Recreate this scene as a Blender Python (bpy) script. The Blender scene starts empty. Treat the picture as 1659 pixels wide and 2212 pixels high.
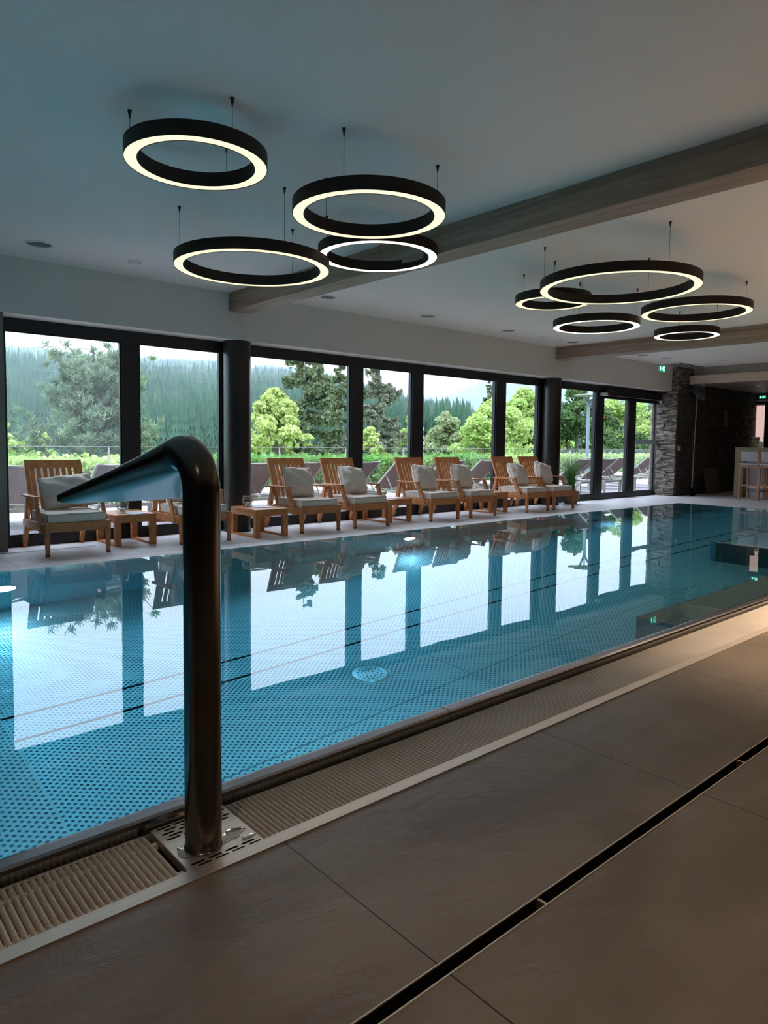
import bpy, math, random
import numpy as np
from mathutils import Vector, Matrix
random.seed(7); rng = np.random.default_rng(7)
S = bpy.context.scene
COL = S.collection
PI = math.pi

# ------------------------------------------------------------------ camera
cam = bpy.data.cameras.new('camera'); co = bpy.data.objects.new('camera', cam); COL.objects.link(co)
cam.sensor_fit = 'HORIZONTAL'; cam.sensor_width = 36; cam.lens = 36*1503.88/1659
cam.shift_x = 0; cam.shift_y = -53/1659
cam.clip_start = .02; cam.clip_end = 3000
Rr, Rd, Rf = ((.7524875, -.6585120, .0111607), (-.0336771, -.0553958, -.9978964), (.6577450, .7505286, -.0638615))
co.matrix_world = Matrix(((Rr[0], -Rd[0], -Rf[0], 0), (Rr[1], -Rd[1], -Rf[1], 0), (Rr[2], -Rd[2], -Rf[2], 1.15), (0, 0, 0, 1)))
S.camera = co
S.cycles.volume_bounces = 1
S.cycles.transparent_max_bounces = 16
S.cycles.max_bounces = 14; S.cycles.diffuse_bounces = 6

# ------------------------------------------------------------------ world, exposure
S.view_settings.view_transform = 'Standard'; S.view_settings.look = 'None'
S.view_settings.gamma = 1; S.view_settings.use_curve_mapping = False
S.view_settings.exposure = 0.95
w = bpy.data.worlds.new('overcast_sky'); S.world = w; w.use_nodes = True
wn = w.node_tree; wn.nodes.clear()
SKY = 5.4
def wnode(t, **k):
    n = wn.nodes.new(t)
    for a, b in k.items(): setattr(n, a, b)
    return n
wo = wnode('ShaderNodeOutputWorld'); wb = wnode('ShaderNodeBackground'); wc = wnode('ShaderNodeTexCoord')
wz = wnode('ShaderNodeTexNoise'); wz.inputs['Scale'].default_value = 2.2; wz.inputs['Detail'].default_value = 4
wr = wnode('ShaderNodeValToRGB'); wr.color_ramp.elements[0].position = .3; wr.color_ramp.elements[1].position = .75
wr.color_ramp.elements[0].color = (.64, .755, 1, 1); wr.color_ramp.elements[1].color = (.76, .85, 1, 1)
wb.inputs['Strength'].default_value = SKY
wn.links.new(wc.outputs['Generated'], wz.inputs['Vector']); wn.links.new(wz.outputs['Fac'], wr.inputs['Fac'])
wsx = wnode('ShaderNodeSeparateXYZ'); wm = wnode('ShaderNodeMath', operation='MAXIMUM'); wm.inputs[1].default_value = 0
wm2 = wnode('ShaderNodeMath', operation='MULTIPLY_ADD'); wm2.inputs[1].default_value = .80*SKY; wm2.inputs[2].default_value = .20*SKY   # overcast sky: zenith three times the horizon
wn.links.new(wc.outputs['Generated'], wsx.inputs[0]); wn.links.new(wsx.outputs['Z'], wm.inputs[0]); wn.links.new(wm.outputs[0], wm2.inputs[0]); wn.links.new(wm2.outputs[0], wb.inputs['Strength'])
wn.links.new(wr.outputs['Color'], wb.inputs['Color']); wn.links.new(wb.outputs['Background'], wo.inputs['Surface'])

# ------------------------------------------------------------------ helpers
def setk(o, label=None, cat=None, group=None, kind=None):
    if label: o['label'] = label
    if cat: o['category'] = cat
    if group: o['group'] = group
    if kind: o['kind'] = kind
    return o
class MB:
    def __init__(s): s.v = []; s.f = []; s.sm = []
    def add(s, vs, fs, smooth=False):
        b = len(s.v); s.v += [tuple(p) for p in vs]; s.f += [tuple(i+b for i in f) for f in fs]; s.sm += [smooth]*len(fs); return s
    def box(s, x0, x1, y0, y1, z0, z1):
        return s.add([(x0,y0,z0),(x1,y0,z0),(x1,y1,z0),(x0,y1,z0),(x0,y0,z1),(x1,y0,z1),(x1,y1,z1),(x0,y1,z1)],
                     [(0,3,2,1),(4,5,6,7),(0,1,5,4),(1,2,6,5),(2,3,7,6),(3,0,4,7)])
    def bar(s, a, b, w, h, up=(0,0,1), w2=None, h2=None):
        a = Vector(a); b = Vector(b); d = (b-a).normalized(); up = Vector(up)
        x = d.cross(up)
        if x.length < 1e-4: x = d.cross(Vector((0,1,0)))
        x.normalize(); y = x.cross(d).normalized(); w2 = w if w2 is None else w2; h2 = h if h2 is None else h2
        vs = []
        for p, ww, hh in ((a,w,h),(b,w2,h2)):
            for sx, sy in ((-1,-1),(1,-1),(1,1),(-1,1)): vs.append(p+x*sx*ww/2+y*sy*hh/2)
        return s.add(vs, [(3,2,1,0),(4,5,6,7),(0,1,5,4),(1,2,6,5),(2,3,7,6),(3,0,4,7)])
    def tube(s, pts, r, n=12, cap=True, closed=False):
        pts = [Vector(p) for p in pts]; m = len(pts); rs = r if isinstance(r, (list, tuple)) else [r]*m
        d0 = (pts[1]-pts[0]).normalized(); u = d0.orthogonal().normalized(); vs = []
        for i, p in enumerate(pts):
            if closed: d = (pts[(i+1) % m]-pts[i-1]).normalized()
            else: d = (pts[min(i+1, m-1)]-pts[max(i-1, 0)]).normalized()
            u = (u-d*u.dot(d)).normalized(); v = d.cross(u)
            for k in range(n):
                a = 2*PI*k/n; vs.append(p+(u*math.cos(a)+v*math.sin(a))*rs[i])
        fs = []
        for i in range(m if closed else m-1):
            j = (i+1) % m
            for k in range(n):
                fs.append((i*n+k, i*n+(k+1) % n, j*n+(k+1) % n, j*n+k))
        if cap and not closed: fs += [tuple(range(n))[::-1], tuple((m-1)*n+k for k in range(n))]
        return s.add(vs, fs, True)
    def lathe(s, prof, c=(0,0,0), n=32, closed=False):
        vs = []
        for r, z in prof:
            for k in range(n):
                a = 2*PI*k/n; vs.append((c[0]+r*math.cos(a), c[1]+r*math.sin(a), c[2]+z))
        fs = []; m = len(prof)
        for i in range(m if closed else m-1):
            j = (i+1) % m
            for k in range(n): fs.append((i*n+k, i*n+(k+1) % n, j*n+(k+1) % n, j*n+k))
        if not closed:
            if prof[0][0] > 1e-4: fs.append(tuple(range(n))[::-1])
            if prof[-1][0] > 1e-4: fs.append(tuple((m-1)*n+k for k in range(n)))
        return s.add(vs, fs, True)
    def prism(s, poly, h0, h1, axis='z'):
        n = len(poly)
        def P(a, b, h): return (a,b,h) if axis == 'z' else ((h,a,b) if axis == 'x' else (a,h,b))
        vs = [P(a,b,h0) for a, b in poly]+[P(a,b,h1) for a, b in poly]
        return s.add(vs, [tuple(range(n))[::-1], tuple(range(n, 2*n))]+[(i,(i+1)%n,n+(i+1)%n,n+i) for i in range(n)])
    def build(s, name, m, parent=None, bevel=0, auto=40):
        me = bpy.data.meshes.new(name); me.from_pydata([tuple(p) for p in s.v], [], s.f)
        me.validate(); me.update()
        import bmesh
        bm = bmesh.new(); bm.from_mesh(me); bmesh.ops.recalc_face_normals(bm, faces=bm.faces); bm.to_mesh(me); bm.free()
        if any(s.sm):
            if len(s.sm) == len(me.polygons): me.polygons.foreach_set('use_smooth', s.sm)
            else: me.shade_smooth()
            me.set_sharp_from_angle(angle=math.radians(auto))
        o = bpy.data.objects.new(name, me); COL.objects.link(o)
        if m: me.materials.append(m)
        if parent: o.parent = parent
        if bevel:
            b = o.modifiers.new('bevel', 'BEVEL'); b.width = bevel; b.segments = 2; b.limit_method = 'ANGLE'; b.angle_limit = math.radians(40)
            b.harden_normals = False
        return o
def empty(name, loc=(0,0,0), rz=0):
    o = bpy.data.objects.new(name, None); COL.objects.link(o); o.location = loc; o.rotation_euler = (0,0,rz); o.empty_display_size = .1; return o
KIDS = {}
def kids(o): return [c for c in bpy.data.objects if c.parent == o]
def copy_tree(o, parent=None, kidmap=None):
    c = o.copy(); COL.objects.link(c); c.parent = parent
    for ch in kids(o):
        if ch is not c: copy_tree(ch, c)
    return c
def quadmesh(name, V, m, parent=None, k=4, smooth=False):
    """V: (n,k,3) array of loose polygons"""
    n = len(V); me = bpy.data.meshes.new(name)
    me.vertices.add(n*k); me.vertices.foreach_set('co', V.reshape(-1).astype(np.float32))
    me.loops.add(n*k); me.loops.foreach_set('vertex_index', np.arange(n*k, dtype=np.int32))
    me.polygons.add(n); me.polygons.foreach_set('loop_start', np.arange(0, n*k, k, dtype=np.int32))
    me.update(calc_edges=True)
    me.materials.append(m)
    o = bpy.data.objects.new(name, me); COL.objects.link(o)
    if parent: o.parent = parent
    return o

# ------------------------------------------------------------------ materials
def mat(name, c1, c2=None, rough=.6, metal=0., scale=(8,8,8), detail=4, bump=0., bscale=None, ramp=(.35,.65), emis=None, spec=.5, rot=(0,0,0), distort=0, rough2=None, trans=0, coat=0):
    m = bpy.data.materials.new(name); m.use_nodes = True; t = m.node_tree; b = t.nodes['Principled BSDF']
    b.inputs['Roughness'].default_value = rough; b.inputs['Metallic'].default_value = metal
    b.inputs['Base Color'].default_value = (*c1, 1); b.inputs['Specular IOR Level'].default_value = spec
    b.inputs['Coat Weight'].default_value = coat
    if emis: b.inputs['Emission Color'].default_value = (*emis[:3], 1); b.inputs['Emission Strength'].default_value = emis[3]
    tc = t.nodes.new('ShaderNodeTexCoord'); mp = t.nodes.new('ShaderNodeMapping'); mp.inputs['Scale'].default_value = scale; mp.inputs['Rotation'].default_value = rot
    t.links.new(tc.outputs['Object'], mp.inputs['Vector'])
    if c2 is not None:
        n = t.nodes.new('ShaderNodeTexNoise'); n.inputs['Scale'].default_value = 1; n.inputs['Detail'].default_value = detail; n.inputs['Distortion'].default_value = distort
        r = t.nodes.new('ShaderNodeValToRGB'); r.color_ramp.elements[0].position = ramp[0]; r.color_ramp.elements[1].position = ramp[1]
        r.color_ramp.elements[0].color = (*c1,1); r.color_ramp.elements[1].color = (*c2,1)
        t.links.new(mp.outputs['Vector'], n.inputs['Vector']); t.links.new(n.outputs['Fac'], r.inputs['Fac']); t.links.new(r.outputs['Color'], b.inputs['Base Color'])
    if bump:
        n2 = t.nodes.new('ShaderNodeTexNoise'); n2.inputs['Scale'].default_value = bscale or 1; n2.inputs['Detail'].default_value = 6
        t.links.new((tc.outputs['Object'] if bscale else mp.outputs['Vector']), n2.inputs['Vector'])
        bp = t.nodes.new('ShaderNodeBump'); bp.inputs['Strength'].default_value = bump; bp.inputs['Distance'].default_value = .01
        t.links.new(n2.outputs['Fac'], bp.inputs['Height']); t.links.new(bp.outputs['Normal'], b.inputs['Normal'])
    return m
def emi(name, c, s):
    m = bpy.data.materials.new(name); m.use_nodes = True; t = m.node_tree; t.nodes.clear()
    e = t.nodes.new('ShaderNodeEmission'); o = t.nodes.new('ShaderNodeOutputMaterial'); e.inputs['Color'].default_value = (*c,1); e.inputs['Strength'].default_value = s
    t.links.new(e.outputs[0], o.inputs[0]); return m
def glassmat(name, tint=(.93,.96,.95), ior=1.5, gloss_rough=0., veil=0, k=1.0):
    m = bpy.data.materials.new(name); m.use_nodes = True; t = m.node_tree; t.nodes.clear()
    o = t.nodes.new('ShaderNodeOutputMaterial'); tr = t.nodes.new('ShaderNodeBsdfTransparent'); g = t.nodes.new('ShaderNodeBsdfGlossy'); fr = t.nodes.new('ShaderNodeFresnel'); mx = t.nodes.new('ShaderNodeMixShader')
    tr.inputs['Color'].default_value = (*tint,1); g.inputs['Roughness'].default_value = gloss_rough; fr.inputs['IOR'].default_value = ior
    ge = t.nodes.new('ShaderNodeNewGeometry'); mr = t.nodes.new('ShaderNodeMapRange')   # same reflectance from both faces of the pane
    mr.inputs['To Min'].default_value = ior; mr.inputs['To Max'].default_value = 1/ior
    t.links.new(ge.outputs['Backfacing'], mr.inputs['Value']); t.links.new(mr.outputs[0], fr.inputs['IOR'])
    t.links.new(fr.outputs[0], mx.inputs[0]); t.links.new(tr.outputs[0], mx.inputs[1]); t.links.new(g.outputs[0], mx.inputs[2])
    if veil:
        d = t.nodes.new('ShaderNodeBsdfDiffuse'); d.inputs['Color'].default_value = (.8,.85,.9,1)
        d2 = t.nodes.new('ShaderNodeBsdfTranslucent'); d2.inputs['Color'].default_value = (.8,.85,.9,1)
        m2 = t.nodes.new('ShaderNodeMixShader'); m2.inputs[0].default_value = veil
        t.links.new(mx.outputs[0], m2.inputs[1]); t.links.new(d2.outputs[0], m2.inputs[2]); t.links.new(m2.outputs[0], o.inputs[0])
    else: t.links.new(mx.outputs[0], o.inputs[0])
    return m
def foliage(name, c1, c2, scale=1.2, tl=.35):
    m = bpy.data.materials.new(name); m.use_nodes = True; t = m.node_tree; t.nodes.clear()
    o = t.nodes.new('ShaderNodeOutputMaterial'); d = t.nodes.new('ShaderNodeBsdfDiffuse'); l = t.nodes.new('ShaderNodeBsdfTranslucent'); mx = t.nodes.new('ShaderNodeMixShader'); mx.inputs[0].default_value = tl
    tc = t.nodes.new('ShaderNodeTexCoord'); n = t.nodes.new('ShaderNodeTexNoise'); n.inputs['Scale'].default_value = scale; n.inputs['Detail'].default_value = 5; n.inputs['Roughness'].default_value = .7
    r = t.nodes.new('ShaderNodeValToRGB'); r.color_ramp.elements[0].position = .35; r.color_ramp.elements[1].position = .65
    r.color_ramp.elements[0].color = (*c1,1); r.color_ramp.elements[1].color = (*c2,1)
    t.links.new(tc.outputs['Object'], n.inputs['Vector']); t.links.new(n.outputs['Fac'], r.inputs['Fac'])
    t.links.new(r.outputs['Color'], d.inputs['Color']); t.links.new(r.outputs['Color'], l.inputs['Color'])
    t.links.new(d.outputs[0], mx.inputs[1]); t.links.new(l.outputs[0], mx.inputs[2]); t.links.new(mx.outputs[0], o.inputs[0]); return m

def slate(name, c1, c2, x0, dx, ys, rough=.42, jointc=(.02,.017,.014)):
    """large stone tiles: joints at x = x0 + k*dx and at the y values given"""
    m = mat(name, c1, c2, rough=rough, scale=(1.3,2.6,1), detail=9, ramp=(.3,.72), distort=.6)
    t = m.node_tree; b = t.nodes['Principled BSDF']; ramp = [n for n in t.nodes if n.type == 'VALTORGB'][0]
    tc = [n for n in t.nodes if n.type == 'TEX_COORD'][0]
    sx = t.nodes.new('ShaderNodeSeparateXYZ'); t.links.new(tc.outputs['Object'], sx.inputs[0])
    def M(op, a, bb=None, cc=None):
        n = t.nodes.new('ShaderNodeMath'); n.operation = op
        for i, q in enumerate((a, bb, cc)):
            if q is None: continue
            if isinstance(q, (int, float)): n.inputs[i].default_value = q
            else: t.links.new(q, n.inputs[i])
        return n.outputs[0]
    pp = M('PINGPONG', M('SUBTRACT', sx.outputs['X'], x0), dx/2)
    j = M('LESS_THAN', pp, .0022)
    for y in ys: j = M('MAXIMUM', j, M('LESS_THAN', M('ABSOLUTE', M('SUBTRACT', sx.outputs['Y'], y)), .003))
    mx = t.nodes.new('ShaderNodeMixRGB'); t.links.new(j, mx.inputs[0]); t.links.new(ramp.outputs['Color'], mx.inputs[1]); mx.inputs[2].default_value = (*jointc,1)
    t.links.new(mx.outputs[0], b.inputs['Base Color'])
    n = t.nodes.new('ShaderNodeTexNoise'); n.inputs['Scale'].default_value = 6; n.inputs['Detail'].default_value = 10; n.inputs['Roughness'].default_value = .62; n.inputs['Distortion'].default_value = .5
    mp = t.nodes.new('ShaderNodeMapping'); mp.inputs['Scale'].default_value = (1,2,1); t.links.new(tc.outputs['Object'], mp.inputs[0]); t.links.new(mp.outputs[0], n.inputs['Vector'])
    bp = t.nodes.new('ShaderNodeBump'); bp.inputs['Strength'].default_value = .75; bp.inputs['Distance'].default_value = .008
    t.links.new(M('SUBTRACT', n.outputs['Fac'], j), bp.inputs['Height']); t.links.new(bp.outputs['Normal'], b.inputs['Normal'])
    return m

M_CEIL = mat('ceiling_paint', (.90,.84,.785), rough=.9, spec=.2)
M_HEAD = mat('wall_paint', (.74,.69,.635), rough=.85, spec=.2)
M_FRAME = mat('black_anodised', (.012,.014,.018), rough=.38, spec=.5)
M_COLUMN = mat('black_column_paint', (.016,.014,.013), (.035,.03,.03), rough=.28, scale=(3,3,1), bump=.25, bscale=6)
M_SLATE = slate('slate_tiles', (.145,.108,.08), (.26,.205,.155), 1.067, 1.213, ())
M_SLATE2 = slate('window_lit_slate_tiles', (.50,.47,.46), (.58,.55,.54), .4, 1.213, (6.93,), rough=.5, jointc=(.1,.1,.1))  # same tile as the near deck, window light put into the paler colour
M_TILEW = slate('pier_tiles', (.20,.165,.135), (.26,.22,.18), .2, 1.2, (), rough=.6)
M_STEEL = mat('brushed_steel', (.90,.76,.64), rough=.45, metal=.9, scale=(1,60,60), c2=(.82,.69,.58))
M_LIP = mat('pool_edge_steel', (.40,.39,.40), rough=.22, metal=1)
M_DARKSTEEL = mat('fountain_steel', (.115,.105,.098), rough=.22, metal=1)
M_GRATE = mat('grate_plastic', (.60,.52,.44), (.68,.60,.51), rough=.5, scale=(3,3,3))
M_BLACK = mat('black_gap', (.005,.005,.005), rough=.9, spec=.1)
M_OAK = mat('oak_beam', (.26,.175,.12), (.42,.31,.23), rough=.55, scale=(14,.9,14), detail=8, ramp=(.3,.7), distort=1.2, bump=.15)
M_PALEOAK = mat('pale_oak', (.60,.46,.34), (.70,.56,.43), rough=.55, scale=(14,1.2,14), detail=8, distort=.8)
M_TEAK = mat('teak', (.40,.14,.04), (.58,.25,.085), rough=.45, scale=(9,9,9), detail=6, distort=1.5, ramp=(.3,.7))
M_TEAKD = mat('teak_foot', (.13,.07,.04), rough=.6)
M_CUSH = mat('linen_cushion', (.66,.58,.50), (.74,.66,.58), rough=.95, scale=(30,30,30), bump=.12, spec=.1)
M_PIPE = mat('cushion_piping', (.45,.38,.32), rough=.95, spec=.1)
M_RING = mat('ring_housing', (.018,.012,.009), rough=.55, spec=.3)
M_WIRE = mat('wire', (.03,.03,.03), rough=.5)
M_LEDW = emi('ring_light_warm', (1,.89,.56), .72)
M_LEDB = emi('ring_light_bright', (1,.84,.66), 2.0)
M_WHITE = mat('white_plastic', (.75,.75,.75), rough=.4)
M_LENS = mat('downlight_lens', (.10,.12,.12), rough=.15)
M_GLASS = glassmat('window_glass', tint=(.965,.985,.98))
M_GLASSV = glassmat('veiled_window_glass', tint=(.95,.975,.975), veil=.02)  # translucent veil stands in for the reflection washing over the first pane
M_RAILG = glassmat('balustrade_glass', tint=(.95,.98,.97))
M_JAR = glassmat('jar_glass', tint=(.95,.96,.96), ior=1.6)
M_ROPE = mat('jute_rope', (.42,.32,.2), rough=.9)
M_PAPER = mat('magazine_paper', (.62,.60,.60), (.35,.34,.40), rough=.5, scale=(9,14,3), ramp=(.5,.6))
M_CANDLE = mat('candle_wax', (.8,.78,.72), rough=.5)
M_MESHF = mat('taupe_mesh', (.22,.165,.15), (.26,.2,.18), rough=.8, scale=(200,200,200))
M_ALU = mat('champagne_aluminium', (.42,.38,.34), rough=.45, metal=.2)
M_DECK = mat('terrace_boards', (.25,.23,.24), (.30,.28,.29), rough=.7, scale=(40,1,1))

# ------------------------------------------------------------------ room shell
def struct(o): o['kind'] = 'structure'; return o
fl = MB()
fl.box(-4,22,-4,.985,-.3,0).box(-4,22,1.02,1.634,-.3,0)
struct(fl.build('floor', M_SLATE))
f2 = MB().box(-4,13.62,6.66,8.4,-.3,0).box(13.62,22,2.03,8.4,-.3,0).box(-4,-1.65,1.634,6.66,-.3,0).box(13.62,22,1.634,2.03,-.3,0)
struct(f2.build('floor', M_SLATE2))
struct(MB().box(-4,16.35,-4,7.8,2.97,3.1).build('ceiling', M_CEIL))
M_BARCEIL = mat('bar_ceiling_paint', (.30,.27,.25), rough=.5)
struct(MB().box(16.46,22,-4,7.65,2.6,2.66).build('ceiling', M_BARCEIL))
struct(MB().box(16.35,16.5,-4,7.65,2.66,3.1).build('trim_1', M_HEAD))
struct(MB().box(-4,15.68,7.8,8.35,2.41,3.1).build('wall_window_side', M_HEAD))
struct(MB().box(-4,1.765,7.81,8.35,0,2.41).build('wall_left', M_TILEW))
M_WALLIN = mat('inner_wall_paint', (.14,.12,.11), rough=.9)
struct(MB().box(-4.2,-4,-4.2,8.35,-.3,3.1).build('wall_far_left', M_WALLIN))
struct(MB().box(-4,22,-4.2,-4,-.3,3.1).build('wall_behind', M_WALLIN))
struct(MB().box(22,22.2,-4.2,8.4,-.3,3.1).build('wall_far_right', M_WALLIN))
M_ROOF = mat('roof_slab', (.3,.3,.3), rough=.9)
struct(MB().box(-4.2,22.2,-4.2,8.5,3.1,3.3).build('roof', M_ROOF))
# slot drain in the near deck
sd = empty('slot_drain', (0,1,0)); setk(sd, 'long narrow black slot drain with steel lips cut along the near slate deck', 'drain')
mb = MB(); mb.box(-4,22,-.015,.02,-.12,-.05).box(-4,22,-.0155,-.0150,-.05,-.002).box(-4,22,.0155,.0160,-.05,-.002); mb.build('channel', M_BLACK, sd)  # black liners added to darken the lit inner sides of the slot
mb = MB(); mb.box(-4,22,-.0195,-.0155,-.05,.0015).box(-4,22,.016,.0195,-.05,.0015)
mb.build('steel_lip', M_STEEL, sd)
for x in np.arange(-3.4, 20, 1.213): MB().box(x-.03,x-.022,-.0155,.016,-.03,-.004).build('bridge', M_STEEL, sd)

# beams
def beam(x0, x1, z0, y1, name, label, m, y0=-4):
    t = empty(name, (x0, y1, z0)); setk(t, label, 'beam')
    MB().box(0, x1-x0, y0-y1, 0, 0, .16).build('beam_body', m, t, bevel=.004)
    MB().box(.012, x1-x0-.012, y0-y1, 0, .16, 2.968-z0).build('beam_top_board', m, t)
    return t
beam(4.265, 4.53, 2.745, 7.795, 'timber_beam', 'oak ceiling beam between the two clusters of ring lamps, ending over the first black column', M_OAK)
beam(11.08, 11.42, 2.75, 7.795, 'timber_beam', 'oak ceiling beam behind the farther cluster of ring lamps, ending over the second black column', M_OAK)
t = empty('timber_fascia', (16.05,7.6,2.585)); setk(t, 'pale oak fascia board along the edge of the lowered bar ceiling', 'fascia')
MB().box(0,.09,-11.6,0,0,.195).build('board', M_PALEOAK, t, bevel=.003)
MB().box(.09,.4,-11.6,0,.012,.05).build('underside_board', M_BARCEIL, t)

# ------------------------------------------------------------------ windows
bays = [(1.765,3.157,1.835,3.053,2.285),(3.157,4.5,3.26,4.315,2.285),(4.5,6.55,4.717,6.43,2.285),(6.55,7.8,6.668,7.68,2.285),(7.8,9.88,7.928,9.747,2.285),
        (9.88,11.35,10.017,11.0,2.285),(11.35,13.14,11.69,12.99,2.285),(13.14,14.46,13.285,14.29,2.165),(14.46,15.86,14.63,15.70,2.15)]
for i, (a,b,c,d,zt) in enumerate(bays):
    door = i >= 7
    m = MB(); y0, y1 = 8.1, 8.2
    if i == 8: y0, y1 = 8.115, 8.215
    m.box(a,c,y0,y1,0,2.41).box(d,b,y0,y1,0,2.41).box(c,d,y0,y1,0,.11).box(c,d,y0,y1,zt,2.41)
    f = struct(m.build(('door_%d' % (i-6)) if door else ('window_%d' % (i+1)), M_FRAME))
    MB().box(c-.01,d+.01,y0+.055,y0+.063,.1,zt+.01).build('glass', M_GLASSV if i == 0 else M_GLASS, f)
    g = .018
    m = MB().box(c,c+g,y0+.02,y0+.05,.11,zt).box(d-g,d,y0+.02,y0+.05,.11,zt).box(c+g,d-g,y0+.02,y0+.05,.11,.11+g).box(c+g,d-g,y0+.02,y0+.05,zt-g,zt)
    m.build('glazing_bead', M_FRAME, f)
    if i == 8:
        MB().box(c-.02,d+.0,y0-.012,y0-.002,1.19,1.285).build('frosted_band', mat('frosted_band', (.45,.52,.58), rough=.5), f)
# outside face of windows: deep sill under the frame, header over door
o = empty('door_operator', (13.2,8.02,2.22)); setk(o, 'long black sliding door drive box above the terrace doors', 'door drive')
MB().box(0,2.36,-.03,.075,-.02,.13).build('housing', M_FRAME, o, bevel=.004)
MB().box(-.1,.03,-.035,.07,-.03,.03).build('sensor', M_WHITE, o, bevel=.004)
MB().lathe([(0,0),(.028,.003),(.03,.02),(0,.021)], (.16,-.055,.05), 12).build('camera_eye', M_LENS, o)
MB().box(2.30,2.35,-.04,.0,-.08,-.025).build('end_stop', M_WHITE, o, bevel=.01)

# columns
def column(x, label):
    t = empty('round_column', (x,7.96,0)); setk(t, label, 'column')
    MB().lathe([(.172,0),(.172,2.409)], n=48).build('shaft', M_COLUMN, t)
    MB().lathe([(.176,0),(.176,.03),(.172,.032)], n=48).build('base_ring', M_FRAME, t)
column(4.47, 'black round column behind the swan neck fountain, nearer of the two columns')
column(11.22, 'black round column beside the potted grass, farther of the two columns')

# ------------------------------------------------------------------ stone walls
M_STONE = mat('stacked_slate', (.06,.052,.048), (.34,.27,.22), rough=.75, scale=(4,6,30), detail=2, ramp=(.40,.62), bump=.5, bscale=25)
M_STONED = mat('shaded_stacked_slate', (.035,.032,.027), (.075,.065,.055), rough=.8, scale=(4,4,14), detail=3, bump=.5, bscale=25)  # same stone as the window-lit pier, with its shade put into the colour
def stones(mb, u0, u1, z0, z1, place, rnd, hmin=.022, hmax=.055, prot=.03):
    z = z0
    while z < z1-.005:
        h = min(rnd.uniform(hmin, hmax), z1-z); u = u0
        while u < u1-.005:
            l = min(rnd.uniform(.08,.34), u1-u)
            if u1-u-l < .05: l = u1-u
            place(mb, u+.0015, u+l-.0015, z+.0015, z+h-.001, rnd.uniform(0,prot)); u += l
        z += h
rd = random.Random(3)
mb = MB(); mb.box(15.62,15.9,7.66,8.12,0,2.97)
stones(mb, 7.645, 8.11, 0, 2.41, lambda m,a,b,c,d,p: m.box(15.60-p,15.63,a,b,c,d), rd, .025,.06,.045)
stones(mb, 15.60, 16.35, 2.42, 2.968, lambda m,a,b,c,d,p: m.box(a,b,7.64-p*.6,7.66,c,d), rd)
struct(mb.build('wall_stone_pier', M_STONE))
mb = MB(); mb.box(15.9,20.04,7.66,8.4,0,2.97).box(20.04,22,7.72,8.4,0,2.97)
stones(mb, 15.63, 20.04, 0, 2.6, lambda m,a,b,c,d,p: m.box(a,b,7.64-p*.8,7.67,c,d), rd, .03,.07,.03)
struct(mb.build('wall_stone', M_STONED))
mb = MB(); mb.box(16.92,17.9,8.64,8.95,-.2,3.2)
stones(mb, 8.60, 8.95, 0, 3.1, lambda m,a,b,c,d,p: m.box(16.89-p,16.93,a,b,c,d), rd)
stones(mb, 16.88, 17.9, 0, 3.1, lambda m,a,b,c,d,p: m.box(a,b,8.62-p,8.65,c,d), rd)
struct(mb.build('wall_outer_pier', mat('outer_stone', (.16,.13,.11), (.36,.27,.22), rough=.8, scale=(5,5,14), detail=3, bump=.4, bscale=25)))
struct(MB().box(15.9,16.35,8.3,8.36,0,3.1).build('trim_2', mat('grey_blue_jamb', (.10,.13,.19), rough=.5)))

# ------------------------------------------------------------------ pool
ZW = .02
def nodewater():
    m = bpy.data.materials.new('pool_water'); m.use_nodes = True; t = m.node_tree; t.nodes.clear()
    o = t.nodes.new('ShaderNodeOutputMaterial'); g = t.nodes.new('ShaderNodeBsdfGlass'); g.inputs['IOR'].default_value = 1.33; g.inputs['Roughness'].default_value = 0
    g.inputs['Color'].default_value = (.97,1,1,1)
    v = t.nodes.new('ShaderNodeVolumeAbsorption'); v.inputs['Color'].default_value = (.30,.84,.93,1); v.inputs['Density'].default_value = .62
    tc = t.nodes.new('ShaderNodeTexCoord'); mp = t.nodes.new('ShaderNodeMapping'); mp.inputs['Scale'].default_value = (1,1.6,1)
    n = t.nodes.new('ShaderNodeTexNoise'); n.inputs['Scale'].default_value = 1.1; n.inputs['Detail'].default_value = 2.5
    n2 = t.nodes.new('ShaderNodeTexNoise'); n2.inputs['Scale'].default_value = 6; n2.inputs['Detail'].default_value = 2
    ad = t.nodes.new('ShaderNodeMath'); ad.operation = 'MULTIPLY_ADD'; ad.inputs[1].default_value = .02
    bp = t.nodes.new('ShaderNodeBump'); bp.inputs['Strength'].default_value = .5; bp.inputs['Distance'].default_value = .0022
    t.links.new(tc.outputs['Object'], mp.inputs[0]); t.links.new(mp.outputs[0], n.inputs['Vector']); t.links.new(mp.outputs[0], n2.inputs['Vector'])
    t.links.new(n2.outputs['Fac'], ad.inputs[0]); t.links.new(n.outputs['Fac'], ad.inputs[2])
    t.links.new(ad.outputs[0], bp.inputs['Height']); t.links.new(bp.outputs['Normal'], g.inputs['Normal'])
    t.links.new(g.outputs[0], o.inputs['Surface']); t.links.new(v.outputs[0], o.inputs['Volume']); return m
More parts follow.
